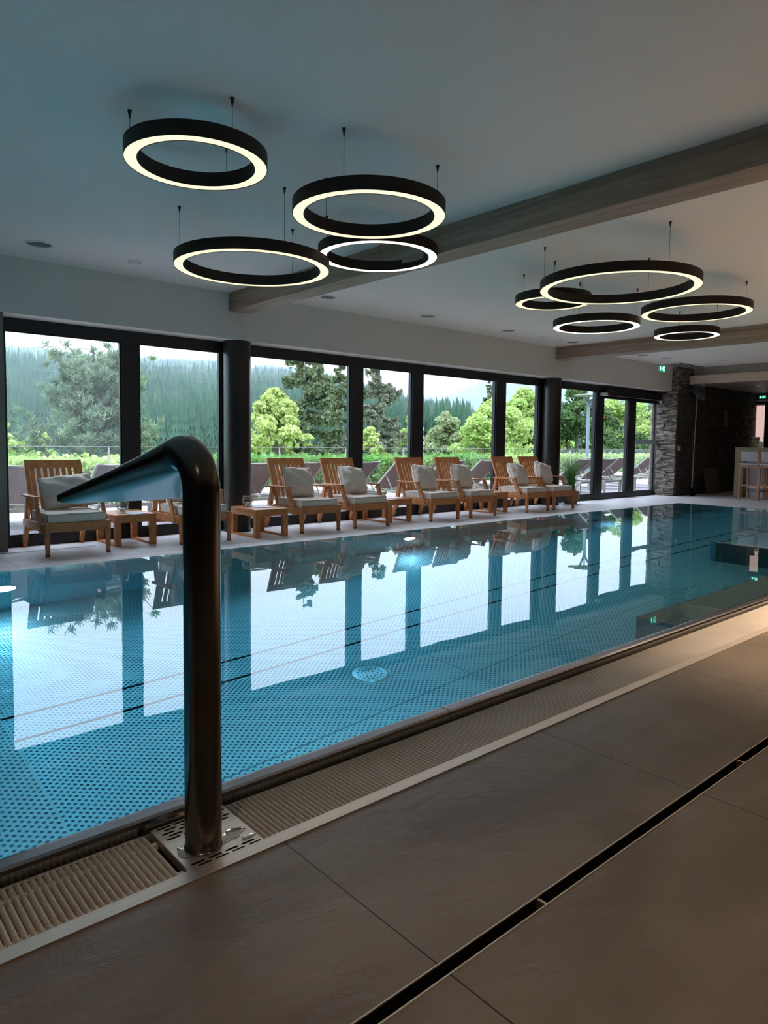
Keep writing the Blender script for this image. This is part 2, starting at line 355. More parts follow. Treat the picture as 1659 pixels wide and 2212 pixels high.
def nodesteel(name, dots=True, base=(.62,.66,.66)):
    m = mat(name, base, rough=.30, metal=.55); t = m.node_tree; b = t.nodes['Principled BSDF']
    tc = [n for n in t.nodes if n.type == 'TEX_COORD'][0]; s = t.nodes.new('ShaderNodeSeparateXYZ'); t.links.new(tc.outputs['Object'], s.inputs[0])
    def M(op, a, bb=None, cc=None):
        n = t.nodes.new('ShaderNodeMath'); n.operation = op
        for i, q in enumerate((a, bb, cc)):
            if q is None: continue
            if isinstance(q, (int, float)): n.inputs[i].default_value = q
            else: t.links.new(q, n.inputs[i])
        return n.outputs[0]
    p = .048
    def grid(off):
        a = M('SUBTRACT', M('FRACT', M('MULTIPLY_ADD', s.outputs['X'], 1/p, off)), .5); c = M('SUBTRACT', M('FRACT', M('MULTIPLY_ADD', s.outputs['Y'], 1/(p*.8), off)), .5)
        return M('SQRT', M('ADD', M('MULTIPLY', a, a), M('MULTIPLY', M('MULTIPLY', c, c), .64)))
    d = M('MINIMUM', grid(0.), grid(.5))
    h = M('SUBTRACT', 1, M('MINIMUM', M('MULTIPLY', d, 1/.21), 1))
    k = M('SMOOTH_MIN', M('MULTIPLY', h, 2.2), 1, .3)
    mx = t.nodes.new('ShaderNodeMixRGB'); t.links.new(k, mx.inputs[0]); mx.inputs[1].default_value = (*base,1); mx.inputs[2].default_value = (base[0]*.18,base[1]*.28,base[2]*.42,1)  # shading of the raised studs painted in as darker, bluer steel
    t.links.new(mx.outputs[0], b.inputs['Base Color'])
    bp = t.nodes.new('ShaderNodeBump'); bp.inputs['Strength'].default_value = .5; bp.inputs['Distance'].default_value = .004; t.links.new(h, bp.inputs['Height']); t.links.new(bp.outputs['Normal'], b.inputs['Normal'])
    return m
M_PFLOOR = nodesteel('studded_pool_steel'); M_PWALL = mat('smooth_pool_steel', (.60,.64,.64), rough=.3, metal=.55)
PX0, PX1, PY0, PY1 = -1.6, 13.55, 2.0, 6.55
pb = empty('pool_basin', (0,0,0)); setk(pb, 'stainless steel swimming pool basin with studded floor below the water', 'pool')
MB().box(PX0-.05,PX1+.05,PY0-.05,PY1+.05,-1.40,-1.35).build('studded_floor', M_PFLOOR, pb)
MB().box(PX0-.05,PX1+.05,PY1,PY1+.05,-1.35,-.02).box(PX0-.05,PX1+.05,PY0-.05,PY0,-1.35,-.02).box(PX0-.05,PX0,PY0,PY1,-1.35,-.02).box(PX1,PX1+.05,PY0,PY1,-1.35,-.02).build('side_wall', M_PWALL, pb)
MB().box(PX0,.88,PY0,PY1,-1.35,-1.08).build('entry_step', M_PFLOOR, pb)
MB().box(4.56,8.36,PY0,2.48,-1.35,-.30).build('underwater_bench', mat('bench_steel', (.10,.12,.12), rough=.4, metal=.3), pb, bevel=.01)
MB().box(8.37,8.43,PY0,3.56,-1.35,-.015).build('partition_wall', mat('partition_panel', (.06,.07,.065), rough=.35), pb)
MB().box(8.365,8.435,PY0,3.56,-.015,-.002).build('partition_rim', M_STEEL, pb)
MB().tube([(8.40,3.60,-1.35),(8.40,3.60,-.01)], .045, 16).build('partition_post', mat('blue_post', (.10,.22,.30), rough=.3), pb)
mb = MB()
for y in (4.12,4.41): mb.box(.88,PX1,y-.012,y+.012,-1.35,-1.3485)
mb.build('floor_slot', M_BLACK, pb)
mb = MB(); mb.box(.88,7.0,3.155,3.165,-1.35,-1.3488)
for x in (3.6,6.6,9.6): mb.box(x-.006,x+.006,PY0,4.1,-1.35,-1.3488)
mb.build('weld_seam', mat('weld_seam', (.26,.30,.31), rough=.4, metal=.5), pb)
wt = MB().box(PX0+.002,PX1-.002,PY0+.002,PY1-.002,-1.5,ZW).build('pool_water', nodewater())
setk(wt, 'clear turquoise pool water mirroring the windows and chairs', 'water'); wt['kind'] = 'structure'
# floor inlet
fi = empty('floor_inlet', (3.06,3.62,-1.35)); setk(fi, 'round perforated steel floor inlet disc in the pool near the front edge', 'inlet')
MB().lathe([(0,.012),(.125,.008),(.13,.002),(.13,0)], n=40).build('disc', mat('inlet_steel', (.7,.72,.72), rough=.2, metal=.8), fi)
MB().lathe([(.137,.003),(.150,.006),(.152,0),(.137,0)], n=40, closed=True).build('rim', M_PWALL, fi)
mb = MB()
for R_, n in ((.03,6),(.055,12),(.085,16)):
    for k in range(n):
        a = 2*PI*k/n; mb.lathe([(.0045,.0135),(.0045,.008)], (R_*math.cos(a), R_*math.sin(a), 0), 8)
mb.build('perforation', M_BLACK, fi)
# underwater lamps on the far wall (in the lamp's own builder: fixture and its light)
M_UWL = emi('underwater_lens', (.62,.50,1), 9)
def uw_lamp(x, y, ny, e, label, col=(.60,.86,1)):
    t = empty('underwater_lamp', (x,y,-.67)); setk(t, label, 'lamp', 'underwater lamps')
    m = MB(); n = 24
    m.add([(math.cos(2*PI*k/n)*.085, ny*.018, math.sin(2*PI*k/n)*.085) for k in range(n)], [tuple(range(n))]); m.build('lens', M_UWL, t)
    r = MB()
    prof = [(.087,0),(.105,0),(.105,.012),(.087,.02)]
    vs = [(p*math.cos(2*PI*k/n), ny*q, p*math.sin(2*PI*k/n)) for p, q in prof for k in range(n)]
    r.add(vs, [(i*n+k, i*n+(k+1)%n, ((i+1)%4)*n+(k+1)%n, ((i+1)%4)*n+k) for i in range(4) for k in range(n)]); r.build('rim', M_STEEL, t)
    l = bpy.data.lights.new('underwater_light', 'AREA'); l.shape = 'DISK'; l.size = .18; l.energy = e; l.color = col
    lo = bpy.data.objects.new('underwater_light', l); COL.objects.link(lo); lo.parent = t; lo.location = (0,ny*.04,0)
    lo.rotation_euler = (-PI/2 if ny < 0 else PI/2, 0, 0)
UWE = 6
uw_lamp(1.43, PY1, -1, UWE, 'violet white underwater lamp on the far pool wall left of the first chair')
uw_lamp(6.16, PY1, -1, UWE, 'violet white underwater lamp on the far pool wall between the fourth and fifth chairs')
uw_lamp(10.9, PY1, -1, UWE*.5, 'violet white underwater lamp on the far pool wall below the last chair')
uw_lamp(-.2, PY0, 1, UWE*3, 'underwater lamp under the near pool edge left of the fountain')
uw_lamp(2.2, PY0, 1, UWE*3, 'underwater lamp under the near pool edge right of the fountain pipe')

# lip along the near side
lip = empty('pool_edge', (0,1.956,0)); setk(lip, 'rounded stainless steel overflow lip along the near side of the pool', 'pool edge')
prof = [(0,-.12),(0,.014),(.004,.024),(.012,.030),(.05,.030),(.066,.026),(.078,.017),(.078,-.10)]
for a, b in ((-1.6,2.10),(2.104,4.02),(4.024,4.22),(4.224,5.6),(5.604,8.2),(8.204,13.6)):
    MB().prism(prof, a, b, 'x').build('lip_section', M_LIP, lip)
# far side overflow strip
for (nm, bx, lb) in (('overflow_strip', (-1.6,13.66,6.54,6.66), 'thin white slotted overflow strip along the far pool edge under the chairs'), ('overflow_strip', (13.54,13.66,2.03,6.54), 'thin white slotted overflow strip along the short pool edge facing the bar')):
    t = empty(nm, (bx[0], bx[2], 0)); setk(t, lb, 'grating')
    lx, ly = bx[1]-bx[0], bx[3]-bx[2]
    MB().box(0,lx,0,ly,-.08,-.004).build('tray', M_STEEL, t)
    mb = MB()
    if lx > ly:
        for k in range(int(lx/.02)): mb.box(k*.02,k*.02+.012,.012,ly-.012,-.004,.018)
        mb.box(0,lx,0,.010,-.004,.019).box(0,lx,ly-.010,ly,-.004,.012)
    else:
        for k in range(int(ly/.02)): mb.box(.012,lx-.012,k*.02,k*.02+.012,-.004,.018)
        mb.box(0,.010,0,ly,-.004,.019).box(lx-.010,lx,0,ly,-.004,.012)
    mb.build('slats', M_WHITE, t)
# near gutter: trim, trough, bars
tr = MB().box(-4,13.7,1.636,1.683,-.1,.004).build('gutter_trim', M_STEEL); setk(tr, 'flat brushed steel trim between the slate deck and the overflow grating', 'trim')
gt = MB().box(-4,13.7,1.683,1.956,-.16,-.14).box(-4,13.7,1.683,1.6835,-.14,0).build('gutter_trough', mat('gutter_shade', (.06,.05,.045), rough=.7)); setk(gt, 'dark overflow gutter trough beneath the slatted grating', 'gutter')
def nodegrate():
    m = M_GRATE; t = m.node_tree; b = t.nodes['Principled BSDF']; wv = t.nodes.new('ShaderNodeTexWave'); wv.bands_direction = 'Y'; wv.inputs['Scale'].default_value = 33
    tc = [n for n in t.nodes if n.type == 'TEX_COORD'][0]; t.links.new(tc.outputs['Object'], wv.inputs['Vector'])
    bp = t.nodes.new('ShaderNodeBump'); bp.inputs['Strength'].default_value = .55; bp.inputs['Distance'].default_value = .002; t.links.new(wv.outputs['Fac'], bp.inputs['Height']); t.links.new(bp.outputs['Normal'], b.inputs['Normal'])
nodegrate()
def grating(x0, x1, label):
    t = empty('overflow_grating', (x0,1.683,0)); setk(t, label, 'grating', None)
    mb = MB(); n = int((x1-x0)/.0175); L = .258
    for k in range(n):
        x = .0085+k*.0175
        if k*.0175+x0 < 6.5: w = 6
        else: w = 4
        pr = [(-.0062,-.022),(-.0062,-.009),(-.0035,-.0035),(0,-.0018),(.0035,-.0035),(.0062,-.009),(.0062,-.022)] if w == 6 else [(-.006,-.02),(-.004,-.004),(.004,-.004),(.006,-.02)]
        vs = [(x+a, 0, z) for a, z in pr]+[(x+a, L-.012, z) for a, z in pr]+[(x+a*.7, L-.003, z*.8-.006) for a, z in pr]
        m_ = len(pr); fs = [tuple(range(m_)), tuple(range(3*m_-1, 2*m_-1, -1))]
        for s_ in (0,1):
            for i in range(m_-1): fs.append((s_*m_+i, s_*m_+i+1, (s_+1)*m_+i+1, (s_+1)*m_+i))
        mb.add(vs, fs, True)
    mb.build('slat_bars', M_GRATE, t, auto=60)
    MB().box(0,x1-x0,.022,.036,-.028,-.013).box(0,x1-x0,.195,.212,-.028,-.013).build('joining_rod', M_GRATE, t)
grating(-1.6, .795, 'beige slatted overflow grating to the left of the fountain pipe')
grating(1.04, 13.5, 'beige slatted overflow grating running right from the fountain pipe to the far pool end')
# fountain mounting plate
pl = empty('fountain_plate', (.918,1.82,0)); setk(pl, 'square steel base plate with rows of slots and water puddles under the fountain pipe', 'plate')
MB().box(-.118,.118,-.136,.128,-.03,-.004).build('plate', M_STEEL, pl, bevel=.002)
mb = MB()
for j, y in enumerate((.115,.098,.081,.064,.047)):
    for k in range(4):
        x = -.1+k*.052+(j%2)*.014; mb.box(x, x+.038, y-.0035, y+.0035, -.0042, -.0034)
for j, y in enumerate((-.108,-.123)):
    for k in range(4):
        x = -.1+k*.052+(j%2)*.014; mb.box(x, x+.038, y-.0035, y+.0035, -.0042, -.0034)
mb.build('slot_pattern', M_BLACK, pl)
M_PUDDLE = mat('puddle_water', (.55,.48,.42), rough=.03, metal=.7)
def puddle(cx, cy, rx, ry, ph, par, z=-.003):
    m = MB(); n = 36; vs = [(cx,cy,z+.0012)]
    for k in range(n):
        a = 2*PI*k/n; q = 1+.22*math.sin(2*a+ph)+.13*math.sin(5*a+2*ph); vs.append((cx+rx*q*math.cos(a), cy+ry*q*math.sin(a), z))
    vs2 = [(cx+(p[0]-cx)*.85, cy+(p[1]-cy)*.85, z+.0011) for p in vs[1:]]
    m.add(vs+vs2, [(0, n+1+k, n+1+(k+1)%n) for k in range(n)]+[(1+k, 1+(k+1)%n, n+1+(k+1)%n, n+1+k) for k in range(n)], True)
    return m.build('puddle', M_PUDDLE, par)
puddle(.052,-.045,.042,.028,.5,pl); puddle(-.085,-.045,.018,.04,2,pl)
puddle(.09,-.085,.02,.012,1,pl)

# ------------------------------------------------------------------ swan neck fountain
ft = empty('swan_neck_fountain', (.886,1.776,-.003)); setk(ft, 'thick bent steel pipe fountain with a flattened spout standing at the near pool edge', 'fountain')
r = .0515; Rb = .11; z0 = 1.008
path = []; 
for z in np.linspace(.0, z0, 10): path.append((0, z, 0.))
amax = math.radians(107)
for k in range(1, 19):
    a = amax*k/18; path.append((Rb-Rb*math.cos(a), z0+Rb*math.sin(a), a))
yE, zE, aE = path[-1]
yl, zl = .575, .965
ns = 26; n = 48
vs = []
def ringv(y, z, a, hw, hh, p):
    # cross-section in the plane normal to the path; local axes: X and 'up' (perpendicular to path)
    ty, tz = math.sin(a), math.cos(a)  # path tangent (y,z)
    uy, uz = -tz, ty                    # outward/up side of the bend
    out = []
    for k in range(n):
        t = 2*PI*k/n; c, s_ = math.cos(t), math.sin(t)
        ex = math.copysign(abs(c)**p, c); ey = math.copysign(abs(s_)**p, s_)
        out.append((hw*ex, y+uy*hh*ey, z+uz*hh*ey))
    return out
for y, z, a in path: vs += ringv(y, z, a, r, r, 1)
aS = math.atan2(yl-yE, zl-zE)
for k in range(1, ns+1):
    f = k/ns; y = yE+(yl-yE)*f; z = zE+(zl-zE)*f
    e = f; vs += ringv(y, z, aE+(aS-aE)*min(1,f*4), r+(.212-r)*e, r+(.020-r)*e, 1-.58*f)
m_ = len(path)+ns
# rounded-over mouth and inner throat
y, z, a = yl, zl, aS
vs += ringv(y-.002, z, a, .2105, .0182, .42); vs += ringv(y-.05, z+.004, a, .17, .011, .5)
m_ += 2
fs = [(i*n+k, i*n+(k+1)%n, (i+1)*n+(k+1)%n, (i+1)*n+k) for i in range(m_-1) for k in range(n)]
MB().add(vs, fs, True).build('pipe', M_DARKSTEEL, ft, auto=50)
MB().lathe([(.0535,0),(.0535,.004),(.0515,.006)], n=40).build('weld_ring', M_DARKSTEEL, ft)

# ------------------------------------------------------------------ ring chandeliers
rings = [('first', 1.865,3.772,2.712,.395,'w',.6,'ring pendant lamp hung highest and alone at the left of the near cluster'),
 ('b', 2.941,3.532,2.603,.492,'w',-2.6,'large ring pendant lamp at the right of the near cluster, above the small white one'),
 ('c', 2.889,4.895,2.50,.601,'w',.4,'widest ring pendant lamp of the near cluster, hung low at its left'),
 ('d', 3.862,4.52,2.697,.499,'b',2.9,'bright white ring pendant lamp tucked lowest in the picture behind the near cluster'),
 ('e', 5.805,3.431,2.56,.697,'w',2.2,'widest ring pendant lamp of the farther cluster, hung above the others'),
 ('f', 6.17,4.40,2.62,.386,'w',1.7,'small ring pendant lamp half behind the widest ring of the farther cluster'),
 ('g', 7.31,4.60,2.53,.491,'b',-.9,'bright white ring pendant lamp at the lower left of the farther cluster'),
 ('h', 7.75,3.63,2.62,.569,'w',-.8,'warm ring pendant lamp at the far right of the farther cluster'),
 ('i', 9.00,4.325,2.58,.398,'b',.7,'smallest bright white ring pendant lamp at the lower right of the farther cluster')]
for nm, x, y, z, R_, kind, ph, lb in rings:
    t = empty('ring_pendant_lamp', (x,y,z)); setk(t, lb, 'lamp', 'ring pendant lamps')
    wd = .074; hb = .083
    MB().lathe([(R_,0),(R_,hb),(R_-wd,hb),(R_-wd,0),(R_-wd+.004,0),(R_-wd+.004,.006),(R_-.004,.006),(R_-.004,0)], n=96, closed=True).build('housing', M_RING, t, auto=30)
    MB().lathe([(R_-.004,.0055),(R_-wd+.004,.0055),(R_-wd+.004,.003),(R_-.004,.003)], n=96, closed=True).build('light_diffuser', M_LEDW if kind == 'w' else M_LEDB, t)
    H_ = 2.968-z
    for k in range(3):
        a = ph+2*PI*k/3; cx, cy = (R_-wd/2)*math.cos(a), (R_-wd/2)*math.sin(a)
        wv = MB().tube([(cx,cy,hb),(cx,cy,H_)], .0016, 6).build('suspension_wire', M_WIRE, t)
        MB().lathe([(.003,H_-.045),(.005,H_-.035),(.010,H_-.008),(.0125,H_-.004),(.0125,H_)], (cx,cy,0), 12).build('ceiling_fixing', M_WIRE, wv)

# ------------------------------------------------------------------ ceiling fittings
def downlight(x, y, rr, label, z=2.97):
    t = empty('downlight', (x,y,z)); setk(t, label, 'downlight', 'ceiling downlights')
    MB().lathe([(rr,0),(rr,-.006),(rr-.012,-.010),(rr-.022,-.004),(rr-.022,0)], n=36, closed=True).build('trim_ring', M_WHITE, t)
    MB().lathe([(0,-.002),(rr*.6,-.003),(rr-.022,-.0015)], n=36).build('lens', M_LENS, t)
for x, y, rr, lb in [(1.933,7.133,.125,'round recessed downlight in the ceiling at the far left, nearest the camera'),(5.305,7.167,.11,'recessed downlight just past the nearer oak beam'),
    (7.119,7.214,.12,'recessed downlight between the two ring clusters, above the fifth chair'),(8.925,7.204,.12,'recessed downlight left of the pair of small fittings near the farther beam'),
    (10.717,7.201,.125,'larger recessed downlight right beside the end of the farther beam'),(13.211,7.221,.12,'recessed downlight past the farther beam, left of the exit sign'),(14.013,7.153,.11,'recessed downlight close to the ceiling air vent')]:
    downlight(x, y, rr, lb)
def smallfit(x, y, rr, name, label, cat):
    t = empty(name, (x,y,2.97)); setk(t, label, cat, None)
    MB().lathe([(0,-.018),(rr*.55,-.018),(rr*.6,-.010),(rr*.68,-.010),(rr*.7,-.016),(rr,-.006),(rr,0)], n=28).build('body', M_WHITE, t)
    MB().lathe([(rr*.62,-.012),(rr*.70,-.012)], n=28).build('gap_ring', M_BLACK, t)
smallfit(2.835,7.145,.075,'ceiling_speaker','small round ceiling valve between the left downlight and the nearer beam','ceiling valve')
smallfit(9.811,7.204,.068,'ceiling_speaker','small round ceiling fitting, left one of two before the farther beam','ceiling valve')
smallfit(10.334,7.197,.05,'smoke_detector','tiny round ceiling detector, right one of two before the farther beam','detector')
smallfit(15.124,6.447,.075,'smoke_detector','small round ceiling detector past the farther beam, right of the downlights','detector')
t = empty('air_vent', (15.5,7.48,2.97)); setk(t, 'rectangular slotted air vent in the ceiling next to the exit sign', 'vent')
MB().box(-.62,.62,-.22,.22,-.012,0).build('frame', M_WHITE, t, bevel=.003)
mb = MB()
for k in range(4): mb.box(-.56,.56,-.20+k*.11,-.15+k*.11,-.0135,-.0115)
mb.build('slats', M_BLACK, t)
M_EXG = emi('exit_green', (.0,.22,.13), 1.0); M_EXW = emi('exit_pictogram', (.45,1,.85), 1.5)
def exit_sign(name, loc, rz, label, s=1.):
    t = empty(name, loc, rz); setk(t, label, 'exit sign')
    MB().box(-.145*s,.145*s,0,.03,-.07*s,.07*s).build('case', M_WHITE, t, bevel=.004)
    MB().box(-.138*s,.138*s,-.003,-.0005,-.064*s,.064*s).build('panel', M_EXG, t)
    mb = MB()
    def pg(pts): mb.prism([(a*s,b*s) for a, b in pts], -.0055, -.0035, 'y')
    # downward arrow
    pg([(-.082,.045),(-.062,.045),(-.062,-.005),(-.082,-.005)]); pg([(-.100,-.003),(-.044,-.003),(-.072,-.045)])
    # doorway
    pg([(.055,.05),(.125,.05),(.125,-.05),(.112,-.05),(.112,.038),(.068,.038),(.068,-.0),(.055,-.0)])
    # running figure
    pg([(.040+.010*math.cos(q),.040+.010*math.sin(q)) for q in np.linspace(0,2*PI,9)[:-1]])
    pg([(.022,.030),(.045,.027),(.040,-.005),(.020,-.002)]); pg([(.022,-.002),(.034,-.004),(.018,-.030),(.000,-.034),(.000,-.026),(.012,-.024)])
    pg([(.030,-.004),(.042,-.005),(.056,-.024),(.056,-.050),(.047,-.050),(.046,-.028)]); pg([(.040,.026),(.062,.014),(.060,.006),(.042,.016)]); pg([(.024,.028),(.006,.014),(.010,.008),(.026,.018)])
    mb.build('pictogram', M_EXW, t)
    return t
exit_sign('exit_sign', (15.05,7.76,2.88), 0, 'green lit emergency exit sign on the white wall above the terrace doors', 1.0)

# ------------------------------------------------------------------ lounge chairs
def cushion_mesh(w, d, h, n=14, puff=.5, seed=0, edge=.18, wr=.006):
    """soft square cushion lying in the XY plane, thickness along Z"""
    rs = np.random.default_rng(seed); u = np.linspace(-1, 1, n*2+1); vs = []; fs = []
    k = len(u); ph = rs.uniform(0,6,8)
    for side in (1,-1):
        for b in u:
            for a in u:
                pin = 1-.07*(a*a*b*b) ; x = a*w/2*(1-.06*(1-b*b)*0+0)*pin; y = b*d/2*pin
                x *= 1-.045*(1-abs(a)**4)*0; 
                # concave sides between the corners
                x *= 1-.10*(1-b*b)*abs(a)**4; y *= 1-.10*(1-a*a)*abs(b)**4
                t = max(0,(1-abs(a)**2.6))**.5*max(0,(1-abs(b)**2.6))**.5
                z = side*h/2*t*(1+.0*a)
                wrk = wr*(math.sin(7*a+3*b+ph[0])*math.sin(5*b-2*a+ph[1])+.6*math.sin(16*a*b+ph[2])*abs(a*b)+.8*math.sin(11*a-9*b+ph[3])*abs(b)*abs(a))
                z += side*wrk*min(1,t*2)
                vs.append((x,y,z))
    for s_ in (0,1):
        for j in range(k-1):
            for i in range(k-1):
                q = s_*k*k+j*k+i; f = (q,q+1,q+k+1,q+k); fs.append(f if s_ == 0 else f[::-1])
    # stitch the rim
    def rim(s_):
        o = s_*k*k; r_ = [o+i for i in range(k)]+[o+j*k+k-1 for j in range(1,k)]+[o+(k-1)*k+i for i in range(k-2,-1,-1)]+[o+j*k for j in range(k-2,0,-1)]; return r_
    ra, rb = rim(0), rim(1)
    outline = [vs[i] for i in ra]
    fs += [(ra[i],rb[i],rb[(i+1)%len(rb)],ra[(i+1)%len(ra)]) for i in range(len(ra))]
    return vs, fs, outline
def box_cushion(w, d, h, seed):
    rs = np.random.default_rng(seed); ph = rs.uniform(0,6,6); nx, ny = 18, 18; vs = []; fs = []
    def top(a,b): return h+.010*(1-a**4)*(1-b**4)+.003*math.sin(6*a+ph[0])*math.sin(4*b+ph[1])
    for lvl in range(4):
        for j in range(ny+1):
            for i in range(nx+1):
                a, b = -1+2*i/nx, -1+2*j/ny; e = .988 if lvl in (0,3) else 1
                z = {0:0, 1:.012, 2:h-.012, 3:0}[lvl]
                if lvl == 3: z = top(a,b)
                vs.append((a*w/2*e+.002*math.sin(9*b+ph[2])*(abs(a)>.99), b*d/2*e+.003*math.sin(7*a+ph[3])*(abs(b)>.99), z))
    N = (nx+1)*(ny+1)
    def rim(l): return [l*N+i for i in range(nx+1)]+[l*N+j*(nx+1)+nx for j in range(1,ny+1)]+[l*N+ny*(nx+1)+i for i in range(nx-1,-1,-1)]+[l*N+j*(nx+1) for j in range(ny-1,0,-1)]
    for j in range(ny):
        for i in range(nx):
            q = 3*N+j*(nx+1)+i; fs.append((q,q+1,q+nx+2,q+nx+1)); q = j*(nx+1)+i; fs.append((q,q+nx+1,q+nx+2,q+1))
    R4 = [rim(l) for l in range(4)]; n_ = len(R4[0])
    for l in range(3):
        fs += [(R4[l][i],R4[l][(i+1)%n_],R4[l+1][(i+1)%n_],R4[l+1][i]) for i in range(n_)]
    return vs, fs, [vs[i] for i in R4[2]]
def make_chair():
    t = empty('lounge_armchair')
    W = .315
    for s in (-1,1):
        x = s*(W-.024)
        lg = MB().bar((x,.026,0),(x,.030,.335),.034,.036,(0,1,0),.048,.062).build('front_leg', M_TEAK, t, bevel=.004)
        MB().bar((x,.026,.0),(x,.0262,.022),.0355,.0375,(0,1,0)).build('leg_tip', M_TEAKD, lg)
        lg = MB().bar((x,.875,0),(x,.76,.30),.040,.050,(0,1,0),.044,.07).bar((x,.76,.30),(x,.70,.575),.044,.066,(0,1,0),.044,.05).build('rear_leg', M_TEAK, t, bevel=.004)
        MB().bar((x,.876,0),(x,.868,.022),.0415,.0515,(0,1,0)).build('leg_tip', M_TEAKD, lg)
        xa = s*(W+.004)
        a_ = MB().bar((xa,.135,.235),(xa,.295,.555),.026,.062,(0,1,0)).build('arm_support', M_TEAK, t, bevel=.004)
        mb = MB()
        for q in ((.150,.262),(.165,.285)): mb.lathe([(0,.0),(.006,.001),(.006,.004)], (0,0,0), 8)
        ar = MB(); ar.prism([(-.032,.0),(.032,.0),(.032,.024),(-.032,.024)], .265, .735, 'y')
        ar.v = [(vx+xa, vy, vz+.553) for vx, vy, vz in ar.v]; ar.build('armrest', M_TEAK, t, bevel=.006)
        MB().box(s*W-.015-.008*s,s*W+.015-.008*s,.055,.80,.235,.315).build('side_rail', M_TEAK, t, bevel=.003)
    MB().box(-W+.03,W-.03,.012,.042,.235,.325).build('front_rail', M_TEAK, t, bevel=.004)
    MB().box(-W+.03,W-.03,.80,.826,.175,.235).build('rear_stretcher', M_TEAK, t, bevel=.003)
    mb = MB()
    for k in range(7): mb.box(-W+.03,W-.03,.09+k*.09,.15+k*.09,.312,.326)
    mb.build('seat_slats', M_TEAK, t)
    # back
    b0 = Vector((0,.60,.315)); b1 = Vector((0,.855,.925)); d = (b1-b0); up = Vector((0,-d.z,d.y)).normalized()
    for s in (-1,1): MB().bar(b0+Vector((s*.268,0,0)), b1+Vector((s*.268,0,0)), .042, .032, up).build('back_post', M_TEAK, t, bevel=.004)
    n1 = d.normalized()
    MB().bar(b1-n1*.046+Vector((-.25,0,0)), b1-n1*.046+Vector((.25,0,0)), .024, .088, n1).build('top_rail', M_TEAK, t, bevel=.004)
    MB().bar(b0+n1*.06+Vector((-.25,0,0)), b0+n1*.06+Vector((.25,0,0)), .024, .06, n1).build('lower_rail', M_TEAK, t, bevel=.004)
    mb = MB()
    for k in range(8):
        x = -.2205+k*.063; mb.bar(b0+n1*.08+Vector((x,0,0)), b1-n1*.085+Vector((x,0,0)), .042, .016, up)
    mb.build('back_slats', M_TEAK, t)
    return t
chx = [2.27, 3.655, 5.255, 6.115, 7.55, 8.425, 9.845, 10.615]
who = ['nearest the left wall', 'half hidden behind the fountain pipe', 'just right of the fountain pipe', 'fourth from the left', 'fifth from the left', 'sixth from the left', 'seventh from the left', 'farthest along, next to the second black column']
c0 = make_chair(); YC = 7.20
for i, x in enumerate(chx):
    o = c0 if i == 0 else copy_tree(c0)
    o.location = (x, YC, 0); o.rotation_euler = (0,0,random.uniform(-.012,.012)); setk(o, 'teak slatted lounge armchair '+who[i], 'armchair', 'lounge armchairs by the windows')
vs, fs, ol = box_cushion(.56, .62, .088, 4)
def seatc(i):
    t = empty('seat_cushion'); return t
sc = empty('seat_cushion'); MB().add(vs, fs, True).build('cover', M_CUSH, sc, auto=35); MB().tube(ol, .0035, 5, closed=True).build('piping', M_PIPE, sc)
for i, x in enumerate(chx):
    o = sc if i == 0 else copy_tree(sc)
    o.location = (x, YC+.352, .327); setk(o, 'cream box seat cushion on the armchair '+who[i], 'cushion', 'seat cushions on the armchairs')
pil = []
for k in range(3):
    vs, fs, ol = cushion_mesh(.47,.44,.21, n=16, seed=11+k, wr=.014)
    p = empty('pillow'); MB().add(vs, fs, True).build('cover', M_CUSH, p, auto=70); MB().tube([Vector(q)*1.005 for q in ol], .0045, 5, closed=True).build('piping', M_PIPE, p); pil.append([p, False])
prot = [(-.10,.08),(.15,.0),(.03,-.04),(.12,.05),(.10,.03),(.09,-.02),(.14,.06),(.28,.04)]
for i, x in enumerate(chx):
    e = pil[i % 3]
    if e[1]: o = copy_tree(e[0])
    else: o = e[0]; e[1] = True
    sx = 1.2 if i == 0 else 1
    tilt = math.radians(64+4*(i%3))
    a, dx = prot[i]
    o.rotation_mode = 'XYZ'
    o.matrix_world = Matrix.Translation((x+dx*.6, YC+.53-(.04 if i else .03), .427+(.190 if i else .175))) @ Matrix.Rotation(a*.4, 4, 'Z') @ Matrix.Rotation(tilt, 4, 'X') @ Matrix.Rotation(-a, 4, 'Z') @ Matrix.Diagonal((sx,1 if i else .88,1,1))
    setk(o, 'crumpled beige pillow leaning in the armchair '+who[i], 'pillow', 'pillows on the armchairs')

# side tables
def make_table():
    t = empty('side_table'); w, d, h = .46, .60, .34
    MB().box(-w/2,w/2,0,d,h-.03,h).build('table_top', M_TEAK, t, bevel=.003)
    MB().box(-w/2+.004,w/2-.004,.004,.028,h-.085,h-.03).box(-w/2+.004,w/2-.004,d-.028,d-.004,h-.085,h-.03).box(-w/2+.004,-w/2+.028,.028,d-.028,h-.085,h-.03).box(w/2-.028,w/2-.004,.028,d-.028,h-.085,h-.03).build('apron', M_TEAK, t)
    for s in (-1,1):
        x = s*(w/2-.035)
        for y in (.03,d-.03): MB().box(x-.033,x+.033,y-.028,y+.028,0,h-.03).build('leg', M_TEAK, t, bevel=.003)
        MB().box(x-.033,x+.033,.058,d-.058,0,.022).build('floor_runner', M_TEAK, t, bevel=.002)
    return t
tabs = [(2.955,7.47,'between the first two armchairs'),(4.49,7.16,'right of the fountain pipe, in front of the first column'),(6.84,7.43,'between the fourth and fifth armchairs'),(9.16,7.50,'between the sixth and seventh armchairs')]
t0 = make_table()
for i, (x, y, lb) in enumerate(tabs):
    o = t0 if i == 0 else copy_tree(t0); o.location = (x,y,0); setk(o, 'low teak side table '+lb, 'table', 'side tables between the armchairs')
